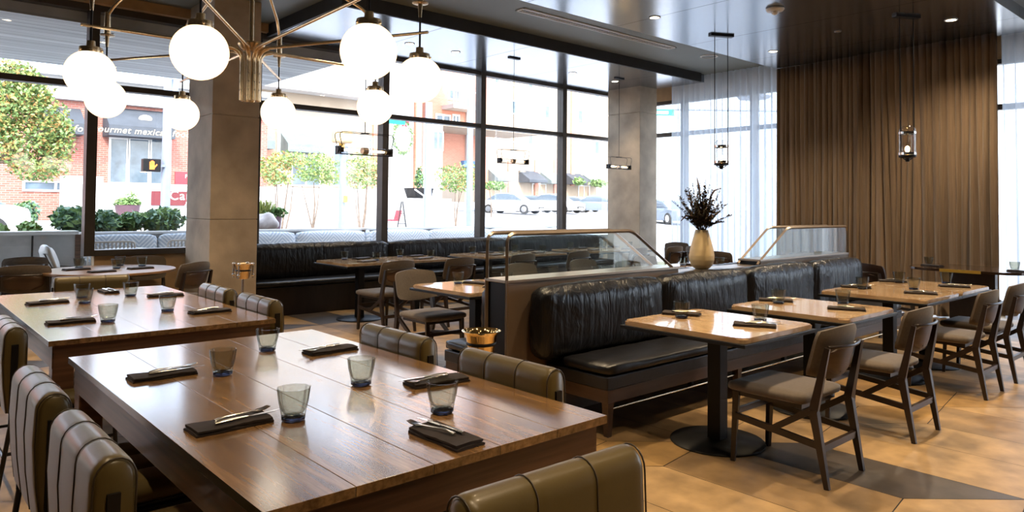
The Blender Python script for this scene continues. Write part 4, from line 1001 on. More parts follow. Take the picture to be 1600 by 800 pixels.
# patio wall, bench and chairs
Yp = 12.0
zt = ony(60, 362, Yp).z; xe = ony(124, 380, Yp).x
t = thing('planter_wall', 'low grey panelled patio wall with a pale cap outside the left window', 'wall', (xe-3, Yp+.2, 0))
B().box(-3, 2.96, -.12, .12, 0, zt-.05).obj('panel', 'panel_grey', t)
B().box(-3, 3.0, -.16, .16, zt-.05, zt).obj('cap', 'white_trim', t)
for x in (ony(52, 380, Yp).x-xe+3, ): B().box(x-.012, x+.012, -.123, -.119, 0, zt-.06).obj('panel_joint', 'dark_slot', t)
B().box(2.96, 3.03, -.14, .14, 0, zt-.05).obj('end_post', 'apron_wood', t)
t = thing('patio_bench', 'long patio bench back with a pale wooden cap running outside the windows', 'bench', (8, Yp+.15, 0))
xb = ony(128, 380, Yp).x-8
B().box(xb, 7, -.05, .05, 0, 1.0).obj('bench_back', 'panel_grey', t)
B().box(xb, 7, -.09, .09, 1.0, 1.035).obj('cap', 'white_trim', t)
B().box(xb, 7, -.75, -.05, .25, .34).obj('seat', 'white_trim', t)
pp = ony(573, 375, Yp).x-8
B().box(pp-.045, pp+.045, -.12, -.05, 0, 1.0).obj('post', 'bench_wood', t)
seams = [ony(p, 375, Yp).x for p in (130, 246, 462-130, 461, 570)]+[ony(p, 368, Yp).x for p in (577, 670, 765, 860, 960)]
cl = ['behind the slatted patio chair', 'partly hidden by the concrete column', 'next to the column, outside the second window', 'wide one outside the second window', 'short one behind a window mullion', 'outside the third window, right after the bench post', 'outside the third window, before the mullion', 'outside the fourth window', 'outside the last window before the far column']
k = 0
for i, (a, c) in enumerate(zip(seams, seams[1:])):
    o = B().pillow(-(c-a)/2+.02, (c-a)/2-.02, -.08, .08, .60, .985, .06, .015, 12, 4, 6).obj('bench_cushion', 'chevron', None, True, ((a+c)/2, Yp-.0, 0))
    tag(o, 'blue-grey chevron-patterned patio back cushion '+cl[k], 'cushion', 'patio back cushions'); k += 1
def patio_chair(x, y, rz, lab):
    t = thing('patio_chair', lab, 'patio chair', (x, y, 0), rz, 'slatted patio chairs')
    B().tube(arcpts([(-.28, -.2, 0), (-.28, -.25, .95), (.28, -.25, .95), (.28, -.2, 0)], .06, 4), .012, 8).obj('back_frame', 'white_trim', t)
    for i in range(11): B().box(-.24+.048*i-.008, -.24+.048*i+.008, -.256, -.246, .45, .94).obj('back_slat', 'panel_grey', t)
    B().box(-.27, .27, -.24, .25, .42, .45).obj('seat', 'white_trim', t)
    for s in (-1, 1): B().tube([(s*.26, .23, .42), (s*.27, .25, 0)], .012, 8).obj('front_leg', 'white_trim', t)
p = ony(168, 378, 11.0); patio_chair(p.x, 11.0, 0, 'slatted patio chair outside, its back showing above the window ledge left of the column')
p = ony(286, 378, 11.0); patio_chair(p.x, 11.0, 0, 'slatted patio chair outside, mostly hidden by the concrete column')
p = ony(200, 383, 11.2); t = thing('patio_table', 'small white patio table top just above the window ledge', 'patio table', (p.x, 11.2, 0))
B().lathe([(0, .80), (.3, .80), (.3, .825), (0, .825)], 24).obj('tabletop', 'white_trim', t, 40); B().tube([(0, 0, 0), (0, 0, .80)], .03, 8).obj('post', 'white_trim', t)
p = ony(72, 402, 10.6); t = thing('wire_chair', 'patio wire chair with a white pillow outside the leftmost window', 'patio chair', (p.x+.25, 10.6, 0))
z0 = p.z
for s in (-.22, .22):
    B().tube([(-.25, s, .0), (-.22, s, z0-.12), (-.30, s, z0+.05)], .008, 6).obj('side_wire', 'black_metal', t)
    B().tube([(-.22, s, z0-.12), (.25, s, z0-.16), (.28, s, 0)], .008, 6).obj('side_wire', 'black_metal', t)
B().tube([(-.30, -.22, z0+.05), (-.30, .22, z0+.05)], .008, 6).obj('top_wire', 'black_metal', t)
B().box(-.22, .25, -.22, .22, z0-.18, z0-.16).obj('seat', 'black_metal', t)
o = B().pillow(-.05, .05, -.2, .2, -.18, .15, .05, .03, 4, 10, 10).obj('white_pillow', 'white_trim', None, True, (p.x+.03, 10.6, z0-.01)); o.rotation_euler = (0, -.35, 0)
tag(o, 'white pillow leaning in the wire patio chair', 'pillow')

def leaves(b, c, r, n, size, rr, mats=(0, 1), flat=.7):
    c = Vector(c)
    for _ in range(n):
        d = Vector((rr.gauss(0, 1), rr.gauss(0, 1), rr.gauss(0, 1))).normalized()*(rr.random()**.45)
        q = c+Vector((d.x*r[0], d.y*r[1], d.z*r[2])); a = Vector((rr.uniform(-1, 1), rr.uniform(-1, 1), rr.uniform(-.6, 1))).normalized()
        w = a.orthogonal().normalized(); w.rotate(Matrix.Rotation(rr.uniform(0, 6), 3, a)); s = size*rr.uniform(.6, 1.3)
        b.quad([q-a*s*.5, q+w*s*.26, q+a*s*.5, q-w*s*.26], rr.choice(mats))
t = thing('raised_planter', 'long pale raised planter bed with dark soil behind the patio bench', 'planter', (-1, 13.38, 0))
B().box(-7, 6.95, -.98, -.90, 0, .93).box(-7, 6.95, .9, .98, 0, .93).box(6.87, 6.95, -.9, .9, 0, .93).box(-7, -6.92, -.9, .9, 0, .93).obj('planter_box', 'white_wall', t)
B().box(-6.92, 6.87, -.9, .9, .5, .90).obj('soil', 'bark', t)
def shrub(px, y1, y2, w, Y, lab, mats, n=700, size=.13, seed=1):
    rr = random.Random(seed); top = ony(px, y1, Y); w_m = (ony(px+w/2, y2, Y).x-ony(px-w/2, y2, Y).x)/2; g = gz(Y) if Y > 15 else .93
    t = thing('shrub', lab, 'shrub', (top.x, Y, g)); b = B(); h = top.z-g
    for k in range(5): leaves(b, (rr.uniform(-.5, .5)*w_m, rr.uniform(-.2, .2), h*rr.uniform(.42, .66)), (w_m*.62, .45, h*.44), n//5, size, rr, (0, 0, 1))
    b.obj('foliage', mats, t)
    b = B()
    for k in range(6): b.tube([(rr.uniform(-.1, .1), 0, 0), (rr.uniform(-.5, .5)*w_m, rr.uniform(-.2, .2), h*.6)], [.02, .006], 5)
    b.obj('stems', 'bark', t)
SG = 'shrubs behind the patio bench'
shrub(113, 322, 359, 62, 13.6, 'dark green leafy shrub outside the leftmost window, touching the mullion', ['leaf_b', 'leaf_l'], 1100, .13, 1)
shrub(165, 328, 359, 50, 13.6, 'leafy green shrub just right of the first mullion', ['leaf_b', 'leaf_l'], 1000, .13, 2)
shrub(205, 333, 359, 50, 13.8, 'leafy green shrub below the potted plant on the white wall', ['leaf_l', 'leaf_b'], 1000, .13, 3)
shrub(255, 324, 359, 60, 13.6, 'dark green leafy shrub in front of the maroon board', ['leaf_b', 'leaf_l'], 1100, .13, 4)
shrub(42, 348, 359, 45, 13.4, 'low pale green shrub behind the grey patio wall', ['leaf_l', 'leaf_y'], 400, .12, 5)
shrub(4, 350, 360, 30, 13.4, 'low pale green shrub at the very edge behind the patio wall', ['leaf_l', 'leaf_y'], 300, .12, 8)
shrub(38, 314, 331, 50, 29.5, 'clipped dark hedge in front of the brick wall across the street', ['leaf_b', 'leaf_g'], 700, .2, 6)
def tree(Y, blobs, stems, base, lab, mats, n, size, seed, mix=(0, 1, 1)):
    rr = random.Random(seed); bs = ony(base[0], base[1], Y); g = bs.z
    g = gz(Y); t = thing('tree', lab, 'tree', (bs.x, Y, g)); b = B()
    tot = sum(w*h for _, _, w, h in blobs)
    for (px, py, w, h) in blobs:
        c = ony(px, py, Y); rx = (ony(px+w/2, py, Y).x-ony(px-w/2, py, Y).x)/2; rz = (ony(px, py-h/2, Y).z-ony(px, py+h/2, Y).z)/2
        leaves(b, (c.x-bs.x, 0, c.z-g), (rx, rx*.9, rz), int(n*w*h/tot), size, rr, mix)
    b.obj('crown', mats, t); b = B()
    for (x0, y0, x1, y1, r) in stems:
        a, c = ony(x0, y0, Y), ony(x1, y1, Y); a.z = g if abs(y0-base[1]) < 6 else a.z; b.tube([(a.x-bs.x, 0, a.z-g), ((a.x+c.x)/2-bs.x, rr.uniform(-.1, .1), (a.z+c.z)/2-g), (c.x-bs.x, rr.uniform(-.3, .3), c.z-g)], [r, r*.8, r*.4], 6)
    b.obj('trunk', 'bark', t)
tree(19, [(20, 160, 110, 70), (70, 190, 90, 80), (25, 225, 100, 70), (85, 235, 70, 60), (20, 120, 90, 60), (60, 265, 100, 40), (95, 210, 50, 60), (5, 190, 70, 90), (50, 140, 80, 50)],
     [(-18, 345, -8, 250, .12), (-8, 250, 70, 200, .06), (-8, 250, 10, 150, .06), (-8, 255, 85, 240, .04)], (-18, 345), 'big street tree with green and orange autumn leaves outside the leftmost window', ['leaf_y', 'leaf_g', 'leaf_o', 'leaf_l'], 8500, .105, 21, (0, 0, 1, 2, 3, 3))
tree(25, [(425, 262, 60, 40), (450, 250, 60, 30), (435, 280, 50, 22)], [(438, 340, 425, 290, .03), (440, 342, 448, 285, .04), (437, 340, 432, 270, .03), (446, 340, 462, 290, .03)], (440, 342), 'small multi-stemmed tree next to the boulder across the street', ['leaf_l', 'leaf_y', 'leaf_o'], 1700, .13, 22, (0, 0, 1, 2))
tree(27, [(495, 255, 70, 34), (510, 275, 60, 30), (480, 272, 40, 24)], [(488, 338, 475, 290, .03), (489, 338, 492, 285, .04), (490, 338, 503, 290, .03)], (489, 338), 'small multi-stemmed tree left of the signal pole with the cream box', ['leaf_l', 'leaf_y'], 1700, .13, 23, (0, 0, 1))
tree(23.4, [(565, 258, 60, 40), (560, 280, 60, 30), (590, 275, 30, 40)], [(563, 337, 550, 290, .03), (564, 337, 560, 285, .04), (566, 337, 572, 285, .04), (567, 337, 578, 292, .03)], (564, 337), 'small multi-stemmed tree between signal pole and window mullion', ['leaf_l', 'leaf_y', 'leaf_o'], 1700, .13, 24, (0, 0, 0, 1, 2))
tree(25, [(712, 275, 58, 40), (715, 292, 50, 20), (735, 275, 30, 40)], [(712, 336, 708, 300, .03), (712, 336, 717, 295, .03), (712, 336, 722, 300, .03)], (712, 336), 'round bushy tree in front of the red brick passage', ['leaf_g', 'leaf_l', 'leaf_o'], 1700, .13, 25, (0, 1, 1, 2))
tree(34, [(772, 290, 34, 14)], [(768, 306, 768, 292, .04)], (768, 306), 'little green tree above the white parked cars', ['leaf_g', 'leaf_l'], 250, .25, 26, (0, 1))
tree(48.4, [(905, 283, 16, 12), (935, 286, 24, 12)], [(920, 300, 920, 285, .08)], (920, 300), 'distant green tree beyond the parked cars', ['leaf_g', 'leaf_l'], 400, .4, 27, (0, 1))
tree(29, [(655, 282, 14, 26), (655, 268, 8, 18)], [(655, 300, 655, 285, .04)], (655, 300), 'pointed evergreen beside the white wreath panel', ['leaf_b', 'leaf_g'], 400, .16, 28, (0, 1))

def wall_rect(b, x0, y0, x1, y1, Y, th, O, mi=0):
    """a slab whose front lies at distance Y and whose corners are seen at the given sights"""
    a, c = ony(x0, y0, Y), ony(x1, y1, Y); b.box(a.x-O[0], c.x-O[0], Y-O[1], Y+th-O[1], min(a.z, c.z)-O[2], max(a.z, c.z)-O[2]); return b
# brick building with awnings
YB = 33; O = (7, YB, 0)
t = thing('brick_building', 'red brick restaurant building across the street with dark awnings', 'building', O)
zt = ony(200, 165, YB).z; x1 = ony(296, 250, YB).x+3.5
B().box(-14-7, x1-7, 0, 8, 0, zt).obj('wall', 'brick', t)
B().box(-14-7, x1-7, -.3, 8, zt, zt+.7).box(-14-7, x1-7, -.5, 8, zt+.9, zt+1.15).box(-14-7, x1-7, -.1, 8, zt+.7, zt+.9).obj('cornice', 'white_wall', t)
def shop_window(t, x0, y0, x1, y1, Y, O, bars=(), fr='white_trim', gl='shop_glass', w=.08, name='window'):
    a, c = ony(x0, y0, Y), ony(x1, y1, Y); X0, X1, Z0, Z1 = a.x-O[0], c.x-O[0], min(a.z, c.z)-O[2], max(a.z, c.z)-O[2]
    b = B(); b.box(X0, X1, -.06, 0, Z0, Z0+w).box(X0, X1, -.06, 0, Z1-w, Z1).box(X0, X0+w, -.06, 0, Z0+w, Z1-w).box(X1-w, X1, -.06, 0, Z0+w, Z1-w)
    for q in bars: b.box(X0+(X1-X0)*q-w/2, X0+(X1-X0)*q+w/2, -.055, 0, Z0+w, Z1-w)
    f = b.obj(name, fr, t); B().box(X0+.02, X1-.02, -.02, -.01, Z0+.02, Z1-.02).obj('pane', gl, f)
shop_window(t, 35, 281, 110, 300, YB, O, (.68,))
shop_window(t, 170, 214, 199, 288, YB, O)
shop_window(t, 200, 214, 233, 289, YB, O, (), name='door')
shop_window(t, 234, 214, 266, 290, YB, O, (.75,))
def awning(t, x0, x1, ytop, ybot, Y, O, mt, body, size, drop=.42, out=1.1, col='letter', sh=.25):
    a, c = ony(x0, ybot, Y-out), ony(x1, ybot, Y-out); zb = (a.z+c.z)/2-O[2]; zt = ony((x0+x1)/2, ytop, Y).z-O[2]; X0, X1 = a.x-O[0], c.x-O[0]
    b = B()
    b.prism([(X0, 0, zt), (X0, -out, zb+drop), (X0, -out, zb), (X0, 0, zb)], (X1-X0, 0, 0)); w = b.obj('awning', mt, t)
    if body: text(body, size, 'lettering', col, w, ((X0+X1)/2, -out-.012, zb+drop*.5), (PI/2, 0, 0), .01, 1, sh)
    return w, (X0+X1)/2, zb+drop, zt, out
w_, xc, za, zb_, out = awning(t, 170, 274, 172, 214, YB, O, 'awning', 'gourmet mexican food', .36)
B().sphere(((xc)+.2, -out*.55-.03, (za+zb_)/2-.02), .26, 16, (1, .12, .6)).obj('emblem', 'letter', w_)
awning(t, 60, 134, 168, 208, YB, O, 'awning', 'mexican food', .36)
x0 = ony(273, 270, YB).x-7; zc = ony(283, 280, YB).z
s_ = B().box(x0, x0+1.35, -.08, -.02, zc-.32, zc+.32).obj('wall_sign', 'red_board', t)
text('FRESH', .22, 'lettering', 'white_letter', s_, (x0+.72, -.1, zc+.12), (PI/2, 0, 0))
for sgn, nm in ((152, 'brick'),): pass
# white terrace wall with board, block, pot
YT = 30.0; zt = ony(300, 292, YT).z
t = thing('terrace_wall', 'long white terrace wall in front of the shops across the street', 'wall', (14, YT, 0))
xa, xc_ = ony(98, 300, YT).x-14, ony(646, 300, YT).x-14
B().box(xa, xc_, 0, .3, gz(YT)-.3, zt).obj('wall', 'white_wall', t)
a_, c_ = ony(113, 275, YT).x-14, ony(165, 275, YT).x-14
B().box(xa+.1, c_, .31, 1.2, 0, ony(130, 275, YT).z).obj('wall_block', 'white_wall', t)
B().box(xa, xc_, -.02, .32, zt, zt+.08).obj('cap', 'white_trim', t)
t = thing('restaurant_board', 'maroon board with white lettering on the white terrace wall, beside the concrete column', 'sign', (0, YT-.03, 0))
a_, c_ = ony(236, 298, YT), ony(322, 321, YT)
B().box(a_.x, c_.x, -.03, 0, ony(270, 321, YT).z, ony(270, 299, YT).z).obj('board', 'maroon', t)
text('Cantina', .50, 'lettering', 'white_letter', t, (a_.x+1.5, -.045, ony(268, 306, YT).z), (PI/2, 0, 0))
text('gourmet', .27, 'lettering', 'white_letter', t, (a_.x+1.75, -.045, ony(268, 316, YT).z), (PI/2, 0, 0), shear=.3)
p = ony(199, 334, YT-.8); t = thing('planter_pot', 'plum coloured pot with a green plant in front of the white terrace wall', 'potted plant', (p.x, YT-.8, gz(YT-.8))); hp = ony(199, 322, YT-.8).z-gz(YT-.8)
B().lathe([(0, 0), (.30, 0), (.42, hp), (.45, hp+.04), (.38, hp+.04), (.36, hp-.05), (0, hp-.05)], 24).obj('pot', 'pot', t, 40)
b = B(); rr = random.Random(5); leaves(b, (0, 0, hp+.12), (.48, .45, .20), 350, .16, rr, (0, 1)); leaves(b, (.1, 0, hp+.45), (.25, .2, .25), 60, .12, rr, (0,)); b.obj('plant', ['leaf_l', 'leaf_g'], t)
# boulder and grasses
p = ony(416, 360, 17); t_ = B().sphere((0, 0, 0), .27, 20, (1.0, .8, .62)); rr = random.Random(8)
for v in t_.bm.verts: v.co += v.co.normalized()*.05*math.sin(v.co.x*16+1)*math.cos(v.co.y*12+v.co.z*9)
o = t_.obj('boulder', 'boulder', None, True, (ony(414, 345, 13).x, 13, .93+.20)); tag(o, 'rounded pale boulder beside the grasses, right of the concrete column', 'boulder')
p = ony(412, 338, 13.7); t = thing('ornamental_grass', 'pale feathery ornamental grass behind the boulder', 'grass', (p.x, 13.7, .90)); b = B()
for k in range(160):
    a = rr.uniform(0, 6.28); s = rr.uniform(.05, .24); h = rr.uniform(.32, .66); b.bar((0, 0, 0), (s*math.cos(a), s*math.sin(a), h), .012, .004, .03, .004)
b.obj('blades', 'leaf_y', t)
p = ony(430, 338, 13.5); t = thing('planter_pot', 'dark pot with a spiky plant beside the boulder', 'potted plant', (p.x, 13.5, .90)); B().lathe([(0, 0), (.09, 0), (.13, .34), (.11, .34), (0, .3)], 20).obj('pot', 'pot', t, 40)
b = B(); leaves(b, (0, 0, .40), (.24, .2, .10), 160, .13, rr, (0,)); b.obj('plant', ['leaf_g'], t)
# signal poles
def pole(px, y0, y1, Y, r, lab, name='street_pole'):
    a, c = ony(px, y1, Y), ony(px, y0, Y); z0 = max(-.02, gz(Y))
    t = thing(name, lab, 'pole', (a.x, Y, z0)); B().tube([(0, 0, 0), (0, 0, c.z-z0)], [r, r*.85], 16).obj('shaft', 'pole', t, 40)
    B().lathe([(0, 0), (r*1.8, 0), (r*1.8, .04), (r*1.1, .12), (0, .12)], 16).obj('base_flange', 'pole', t, 40); return t
t = pole(258, 120, 330, 18, .11, 'pale steel signal pole with a lit pedestrian signal, in front of the brick shop')
q = ony(264, 175, 18); o_ = t.location
B().tube([(0, 0, q.z-o_.z-.2), (ony(276, 125, 18).x-o_.x, 0, ony(276, 125, 18).z-o_.z)], .09, 12).obj('diagonal_arm', 'pole', t, 40)
q = ony(238, 258, 17.8); t = thing('pedestrian_signal', 'black pedestrian signal showing a lit orange hand', 'traffic signal', (q.x, 17.8, q.z))
B().box(-.19, .19, 0, .2, -.15, .15, bev=.02).obj('housing', 'black_metal', t); B().box(.19, .30, .08, .12, -.03, .03).obj('bracket', 'pole', t)
b = B(); b.box(-.06, .05, -.012, -.004, -.10, .0, bev=.003)
for i, (x, h) in enumerate(((-.05, .075), (-.022, .10), (.006, .105), (.034, .085))): b.box(x-.011, x+.011, -.012, -.004, -.01, h, bev=.003)
b.bar((.04, -.008, -.06), (.10, -.008, .02), .008, .026); b.obj('hand_symbol', 'orange_sig', t)
t = pole(534, 190, 358, 16, .085, 'pale steel pole carrying a cream signal box, outside the second window')
q = ony(536, 205, 15.8); t = thing('signal_box', 'cream traffic signal housing with a yellow collar on the pale pole', 'traffic signal', (q.x, 15.8, q.z)); 
B().box(-.28, .20, -.18, .10, -.30, .30, bev=.06, seg=4).obj('housing', 'sig_cream', t, 40); B().lathe([(0, -.45), (.07, -.45), (.075, -.30), (0, -.30)], 16, (0, .05, 0)).obj('collar', 'yellow', t)
q = ony(540, 311, 15.85); o = B().box(-.045, .045, -.04, .04, -.085, .085, bev=.015).obj('push_button', 'yellow', None, False, (q.x, 15.85, q.z)); tag(o, 'small yellow crosswalk push button on the pale pole', 'push button')
pole(668, 160, 336, 24, .16, 'thick pale pole in front of the white facade, right of the wreath')
pole(733, 100, 361, 14.5, .085, 'pale pole next to the mullion of the third window')
q = ony(619, 190, 24); t = thing('street_name_sign', 'green street name sign hanging under the transom of the third window', 'street sign', (q.x, 24, q.z)); B().box(-.42, .42, -.01, .01, -.10, .08).obj('plate', 'green_sign', t); B().tube([(-.6, .03, .12), (1.7, .03, .10)], .05, 8).obj('mast_arm', 'pole', t)

# pale building with the wreath
YC = 37; O = (18, YC, 0)
t = thing('cream_building', 'bright cream and white shop building with a grey-green awning across the street', 'building', O)
b = B(); xa = ony(392, 200, YC).x-18; xm = ony(595, 200, YC).x-18; zt = ony(500, 150, YC).z
B().box(xa, xm, 0, 8, 0, zt).obj('wall', 'cream_wall', t)
B().box(xa-.4, xm, -1.2, 8, zt, zt+.5).obj('roof_slab', 'white_wall', t)
wall_rect(B(), 432, 300, 446, 155, YC-.15, .15, O).obj('pilaster', 'white_wall', t); wall_rect(B(), 416, 300, 430, 195, YC-.12, .12, O).obj('pilaster', 'salmon', t)
wall_rect(B(), 583, 300, 595, 150, YC-.2, .2, O).obj('pilaster', 'salmon', t)
for (x0, y0, x1, y1) in ((455, 240, 500, 292), (520, 225, 545, 292), (575, 215, 585, 255), (405, 225, 414, 280)): shop_window(t, x0, y0, x1, y1, YC, O, (.5,))
w_, xc, za, zb_, out = awning(t, 450, 506, 208, 238, YC, O, 'awning_green', 'mexican food', .34); B().sphere((xc, -out*.5-.05, (za+zb_)/2), .25, 16, (1, .12, .5)).obj('emblem', 'letter', w_)
awning(t, 396, 430, 205, 232, YC, O, 'awning_green', '', .3)
t = thing('upper_terrace_building', 'cream framed upper storey with open bays seen above the transom of the second window', 'building', (22, 46, 0)); O = (22, 46, 0)
xa, xm = ony(380, 150, 46).x-22, ony(604, 150, 46).x-22
b = B(); b.box(xa, xm, .6, 6, 0, 13); b.obj('rear_wall', 'cream_wall', t)
for px in (405, 452, 497, 519, 560, 596): wall_rect(B(), px, 300, px+7, 95, 46, .6, O).obj('column', 'white_wall', t)
wall_rect(B(), 380, 128, 604, 118, 45.8, .8, O).obj('beam', 'white_wall', t)
for (x0, y0, x1, y1) in ((481, 134, 496, 165), (530, 132, 548, 170)): shop_window(t, x0, y0, x1, y1, 46.6, (22, 46, 0), ())
YD = 37; O = (30, YD, 0)
t = thing('white_panel_building', 'white panelled facade with a hanging wreath and an orange brick pier', 'building', O)
wall_rect(B(), 600, 330, 648, 60, YD, 6, O).obj('wall', 'white_wall', t)
wall_rect(B(), 649, 330, 661, 60, YD-.1, 6, O).obj('brick_pier', 'salmon', t)
wall_rect(B(), 661, 330, 692, 195, YD, 6, O).obj('wall_panel', 'white_wall', t)
shop_window(t, 676, 204, 692, 236, YD, O, (.5,))
wall_rect(B(), 600, 70, 750, 40, YD, 6, O).obj('upper_wall', 'white_wall', t)
q = ony(630, 214, YD-.25); wr = thing('wreath', 'large green christmas wreath with a red bow hanging on the white facade', 'wreath', (q.x, YD-.25, q.z)); rr = random.Random(2); b = B()
for k in range(500):
    a = rr.uniform(0, 2*PI); rad = .92+rr.gauss(0, .07); s = .16; p = Vector((rad*.72*math.cos(a), rr.uniform(-.08, .08), rad*1.05*math.sin(a))); d = Vector((rr.uniform(-1, 1), rr.uniform(-.4, .4), rr.uniform(-1, 1))).normalized(); w = d.orthogonal().normalized()
    b.quad([p-d*s*.5, p+w*s*.25, p+d*s*.5, p-w*s*.25], rr.choice((0, 1)))
b.obj('greenery', ['leaf_g', 'leaf_l'], wr)
b = B(); 
for s in (-1, 1): b.prism([(0, -.14, .98), (s*.34, -.14, 1.16), (s*.34, -.14, .86)], (0, .06, 0)); b.prism([(0, -.14, .98), (s*.18, -.14, .62), (s*.04, -.14, .66)], (0, .05, 0))
b.obj('bow', 'red_board', wr)
YE = 43.5; O = (38, YE, 0)
t = thing('salmon_tower', 'salmon brick tower with a white balcony above a covered passage', 'building', O)
wall_rect(B(), 664, 262, 757, 20, YE, 7, O).obj('wall', 'salmon', t)
wall_rect(B(), 728, 330, 737, 60, YE-.2, .2, O).obj('corner_strip', 'white_wall', t)
a_, c_ = ony(690, 168, YE), ony(727, 168, YE); B().box(a_.x-38, c_.x-38, -1.5, 0, a_.z-.15, a_.z+.15).obj('balcony_slab', 'white_wall', t)
b = B(); zz = a_.z
for k in range(9): x = a_.x-38+(c_.x-a_.x)*k/8; b.box(x-.03, x+.03, -1.5, -1.44, zz+.15, zz+1.15)
b.box(a_.x-38, c_.x-38, -1.52, -1.42, zz+1.1, zz+1.2); b.obj('balcony_rail', 'white_trim', t)
for (x0, y0, x1, y1) in ((700, 138, 718, 158), (680, 177, 704, 196), (706, 178, 718, 196)): shop_window(t, x0, y0, x1, y1, YE, O, (.5,), w=.14)
a_ = ony(690, 200, YE-4); c_ = ony(745, 245, YE)
B().box(a_.x-38, c_.x-38+3, -4, -.02, ony(740, 212, YE).z, ony(740, 206, YE).z).obj('passage_roof', 'cream_wall', t)
B().box(ony(722, 300, YE-1).x-38, ony(745, 300, YE-1).x-38, -1.2, -.8, ony(740, 262, YE-1).z, ony(740, 252, YE-1).z).obj('blue_awning', 'umb', t)
YF = 51; O = (55, YF, 0)
t = thing('apartment_block', 'tall cream and salmon apartment block with shops behind the parked cars', 'building', O)
wall_rect(B(), 752, 315, 1010, -60, YF, 8, O).obj('wall', 'cream_wall', t)
wall_rect(B(), 752, 315, 768, -60, YF-.2, .2, O).obj('salmon_bay', 'salmon', t)
wall_rect(B(), 893, 290, 899, 100, YF-.2, .2, O).obj('salmon_bay', 'salmon', t)
for x0 in (776, 818, 848): wall_rect(B(), x0+18, 318, x0+24, 250, YF-.15, .15, O).obj('salmon_pier', 'salmon', t)
for r_ in range(5):
    for c_i in range(7):
        px = 772+26*c_i; y0 = 108+44*r_ - (px-772)*-.02 + c_i*3.2
        if y0 > 232 or px > 940: continue
        shop_window(t, px, y0, px+9, y0+24, YF, O, (), 'white_trim', 'tan_glass' if (c_i+r_) % 2 else 'shop_glass', .15)
M_ = None
for i, (x0, x1, yt_, yb2) in enumerate(((778, 806, 264, 283), (828, 856, 268, 285), (862, 884, 270, 287), (900, 924, 272, 288), (928, 948, 274, 289))):
    awning(t, x0, x1, yt_, yb2, YF, O, 'awning' if i % 2 else 'awning_green', '', .3, .25, 1.6)
    shop_window(t, x0+3, yb2+1, x1-3, 312, YF, O, (.5,), 'white_trim', 'tan_glass', .12)

# ------------------------------------------------------------------ street things
def car(px, py, Y, rz, paint, lab, g='cars parked and driving on the street'):
    q = ony(px, py, Y); z0 = gz(Y); t = thing('car', lab, 'car', (q.x, Y, z0), rz, g)
    def sect(st, name, mt, wmul=1):
        b = B(); R_ = []
        for (x, w, zl, zh) in st:
            R_.append([b.bm.verts.new(p) for p in ((x, -w*.92, zl), (x, -w, zl+(zh-zl)*.35), (x, -w*.97, zh-.05*(zh-zl)), (x, -w*.80, zh), (x, w*.80, zh), (x, w*.97, zh-.05*(zh-zl)), (x, w, zl+(zh-zl)*.35), (x, w*.92, zl))])
        for A, Q in zip(R_, R_[1:]):
            for k in range(8): b.bm.faces.new((A[k], A[(k+1) % 8], Q[(k+1) % 8], Q[k]))
        b.bm.faces.new(R_[0][::-1]); b.bm.faces.new(R_[-1]); bmesh.ops.recalc_face_normals(b.bm, faces=b.bm.faces[:]); return b.obj(name, mt, t, 40)
    sect([(-2.3, .62, .35, .62), (-2.2, .80, .24, .74), (-1.7, .90, .20, .86), (-.9, .92, .20, .94), (.9, .92, .20, .98), (1.9, .90, .20, .98), (2.25, .82, .26, .88), (2.33, .66, .38, .74)], 'body', paint)
    sect([(-1.15, .74, .90, .95), (-.45, .66, .93, 1.36), (.1, .64, .95, 1.45), (.9, .64, .95, 1.42), (1.75, .70, .93, 1.0)], 'cabin', 'car_glass')
    sect([(-.50, .60, 1.33, 1.385), (.1, .58, 1.40, 1.475), (.95, .58, 1.37, 1.445), (1.15, .56, 1.27, 1.33)], 'roof', paint)
    for sx in (-1.42, 1.42):
        for sy in (-1, 1):
            w = B().tube([(sx, sy*.74, .33), (sx, sy*.935, .33)], .33, 24).obj('wheel', 'tyre', t, 40); B().tube([(sx, sy*.93, .33), (sx, sy*.945, .33)], .21, 16).obj('hubcap', 'chrome', w, 40)
    B().box(-2.335, -2.25, -.42, .42, .36, .50).obj('grille', 'tyre', t)
    for s in (-1, 1): B().sphere((-2.20, s*.62, .62), .13, 12, (.6, 1.2, .6)).obj('headlight', 'white_trim', t, True)
    B().box(-2.36, -2.32, -.26, .26, .30, .42).obj('number_plate', 'white_trim', t)
car(800, 325, 38, PI/2+.35, 'car_white', 'white sedan on the street, first one right of the third mullion')
car(868, 325, 39, PI/2+.15, 'car_white', 'white sedan partly hidden by the mullion before the last window')
car(938, 325, 41, PI/2+.55, 'car_grey', 'blue-grey car beside the far concrete column')
car(838, 318, 46, PI/2+.2, 'car_grey', 'grey car parked in the second row behind the white sedans')
car(903, 316, 47.2, PI/2+.2, 'car_white', 'white van-like car in the second row, right of the last mullion')
car(-128, 325, 24, .1, 'car_white', 'pale car at the picture edge in front of the brick building')
q = onx(1040, 325, 36); t = thing('x', 'x', 'x') if False else None
o = car(1043, 325, q.y, 1.2, 'car_grey', 'dark car seen in the gap between far column and sheer curtain')
p = ony(628, 341, 26); t = thing('sidewalk_sign', 'black a-frame stand on the pavement across the street', 'stand', (p.x, 26, gz(26))); ha = ony(628, 315, 26).z-gz(26)
for s in (-1, 1): B().bar((s*.22, 0, 0), (s*.03, 0, ha), .035, .035).obj('leg', 'black_metal', t)
for f in (.18, .55): B().bar((-.2*(1-f)-.01, 0, ha*f), (.2*(1-f)+.01, 0, ha*f), .025, .025).obj('crossbar', 'black_metal', t)
p = ony(614, 341, 26.3); t = thing('red_chair', 'small red chair on the pavement beside the a-frame stand', 'chair', (p.x, 26.3, gz(26.3)))
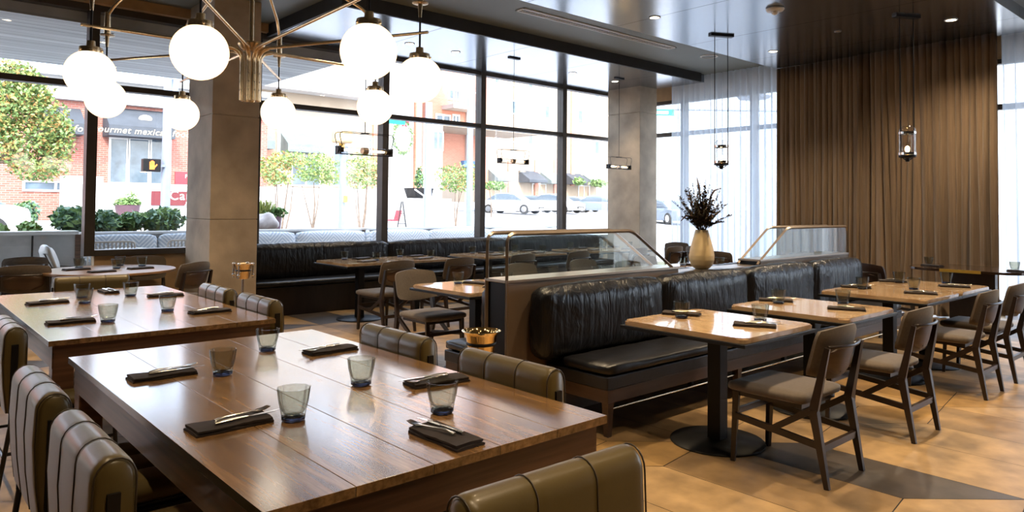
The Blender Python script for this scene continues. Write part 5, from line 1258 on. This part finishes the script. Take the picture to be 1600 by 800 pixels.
B().box(-.28, .2, -.2, .2, .30, .36).obj('seat', 'red_board', t); B().bar((.18, 0, .33), (.30, 0, .75), .4, .05, upv=(1, 0, 0)).obj('backrest', 'red_board', t)
for sx in (-.25, .17):
    for sy in (-.17, .17): B().bar((sx, sy, .3), (sx, sy, 0), .03, .03).obj('leg', 'white_trim', t)
p = ony(655, 310, 28.5); t = thing('black_planter', 'large black planter beside the white steps', 'planter', (p.x, 28.5, p.z))
hp = ony(655, 294, 28.5).z-p.z; B().prism([(-.42, -.4, 0), (.42, -.4, 0), (.55, -.4, hp), (-.62, -.4, hp)], (0, .8, 0)).obj('box', 'black_metal', t)
q = onx(1038, 176, 30); t = thing('street_name_sign', 'green street name sign seen in the gap beside the far column', 'street sign', (30, q.y, q.z), -.75); B().box(-.5, .5, -.02, .02, -.16, .16).obj('plate', 'green_sign', t); B().box(-.44, .2, -.03, -.021, -.07, .07).obj('lettering_band', 'white_letter', t); B().tube([(-.9, .05, .19), (9, .05, .1)], .06, 8).obj('mast_arm', 'pole', t); B().tube([(9, .05, .1), (9, .05, -q.z)], .12, 10).obj('mast', 'pole', t)
q = onx(1178, 152, 22); t = thing('street_lamp', 'street lamp seen faintly through the white sheer curtain', 'street lamp', (22, q.y, 0), -.7); B().tube([(0, 0, 0), (0, 0, q.z-.3)], .09, 10).obj('pole', 'pole', t, 40); B().lathe([(0, 0), (.5, .05), (.55, .12), (.1, .25), (0, .25)], 20, (0, 0, q.z-.1)).obj('lamp_head', 'pole', t, 40)
t = thing('entrance_steps', 'white entrance steps with a pale handrail across the street, right of the terrace wall', 'steps', (p.x, 28.5, gz(28)))
for k in range(4): B().box(-.9-.013*k, 1.5+.013*k, -.55-.3*k, .9-.01*k, -.3, (p.z-gz(28))*(4-k)/4-.002).obj('step', 'white_wall', t)
a_, c_ = ony(648, 296, 27.9), ony(662, 306, 27.9); B().tube([(a_.x-p.x, -.62, a_.z-gz(28)), (c_.x-p.x, -.62, c_.z-gz(28)), (c_.x-p.x, -.62, c_.z-gz(28)-.8)], .04, 8).obj('handrail', 'white_trim', t)
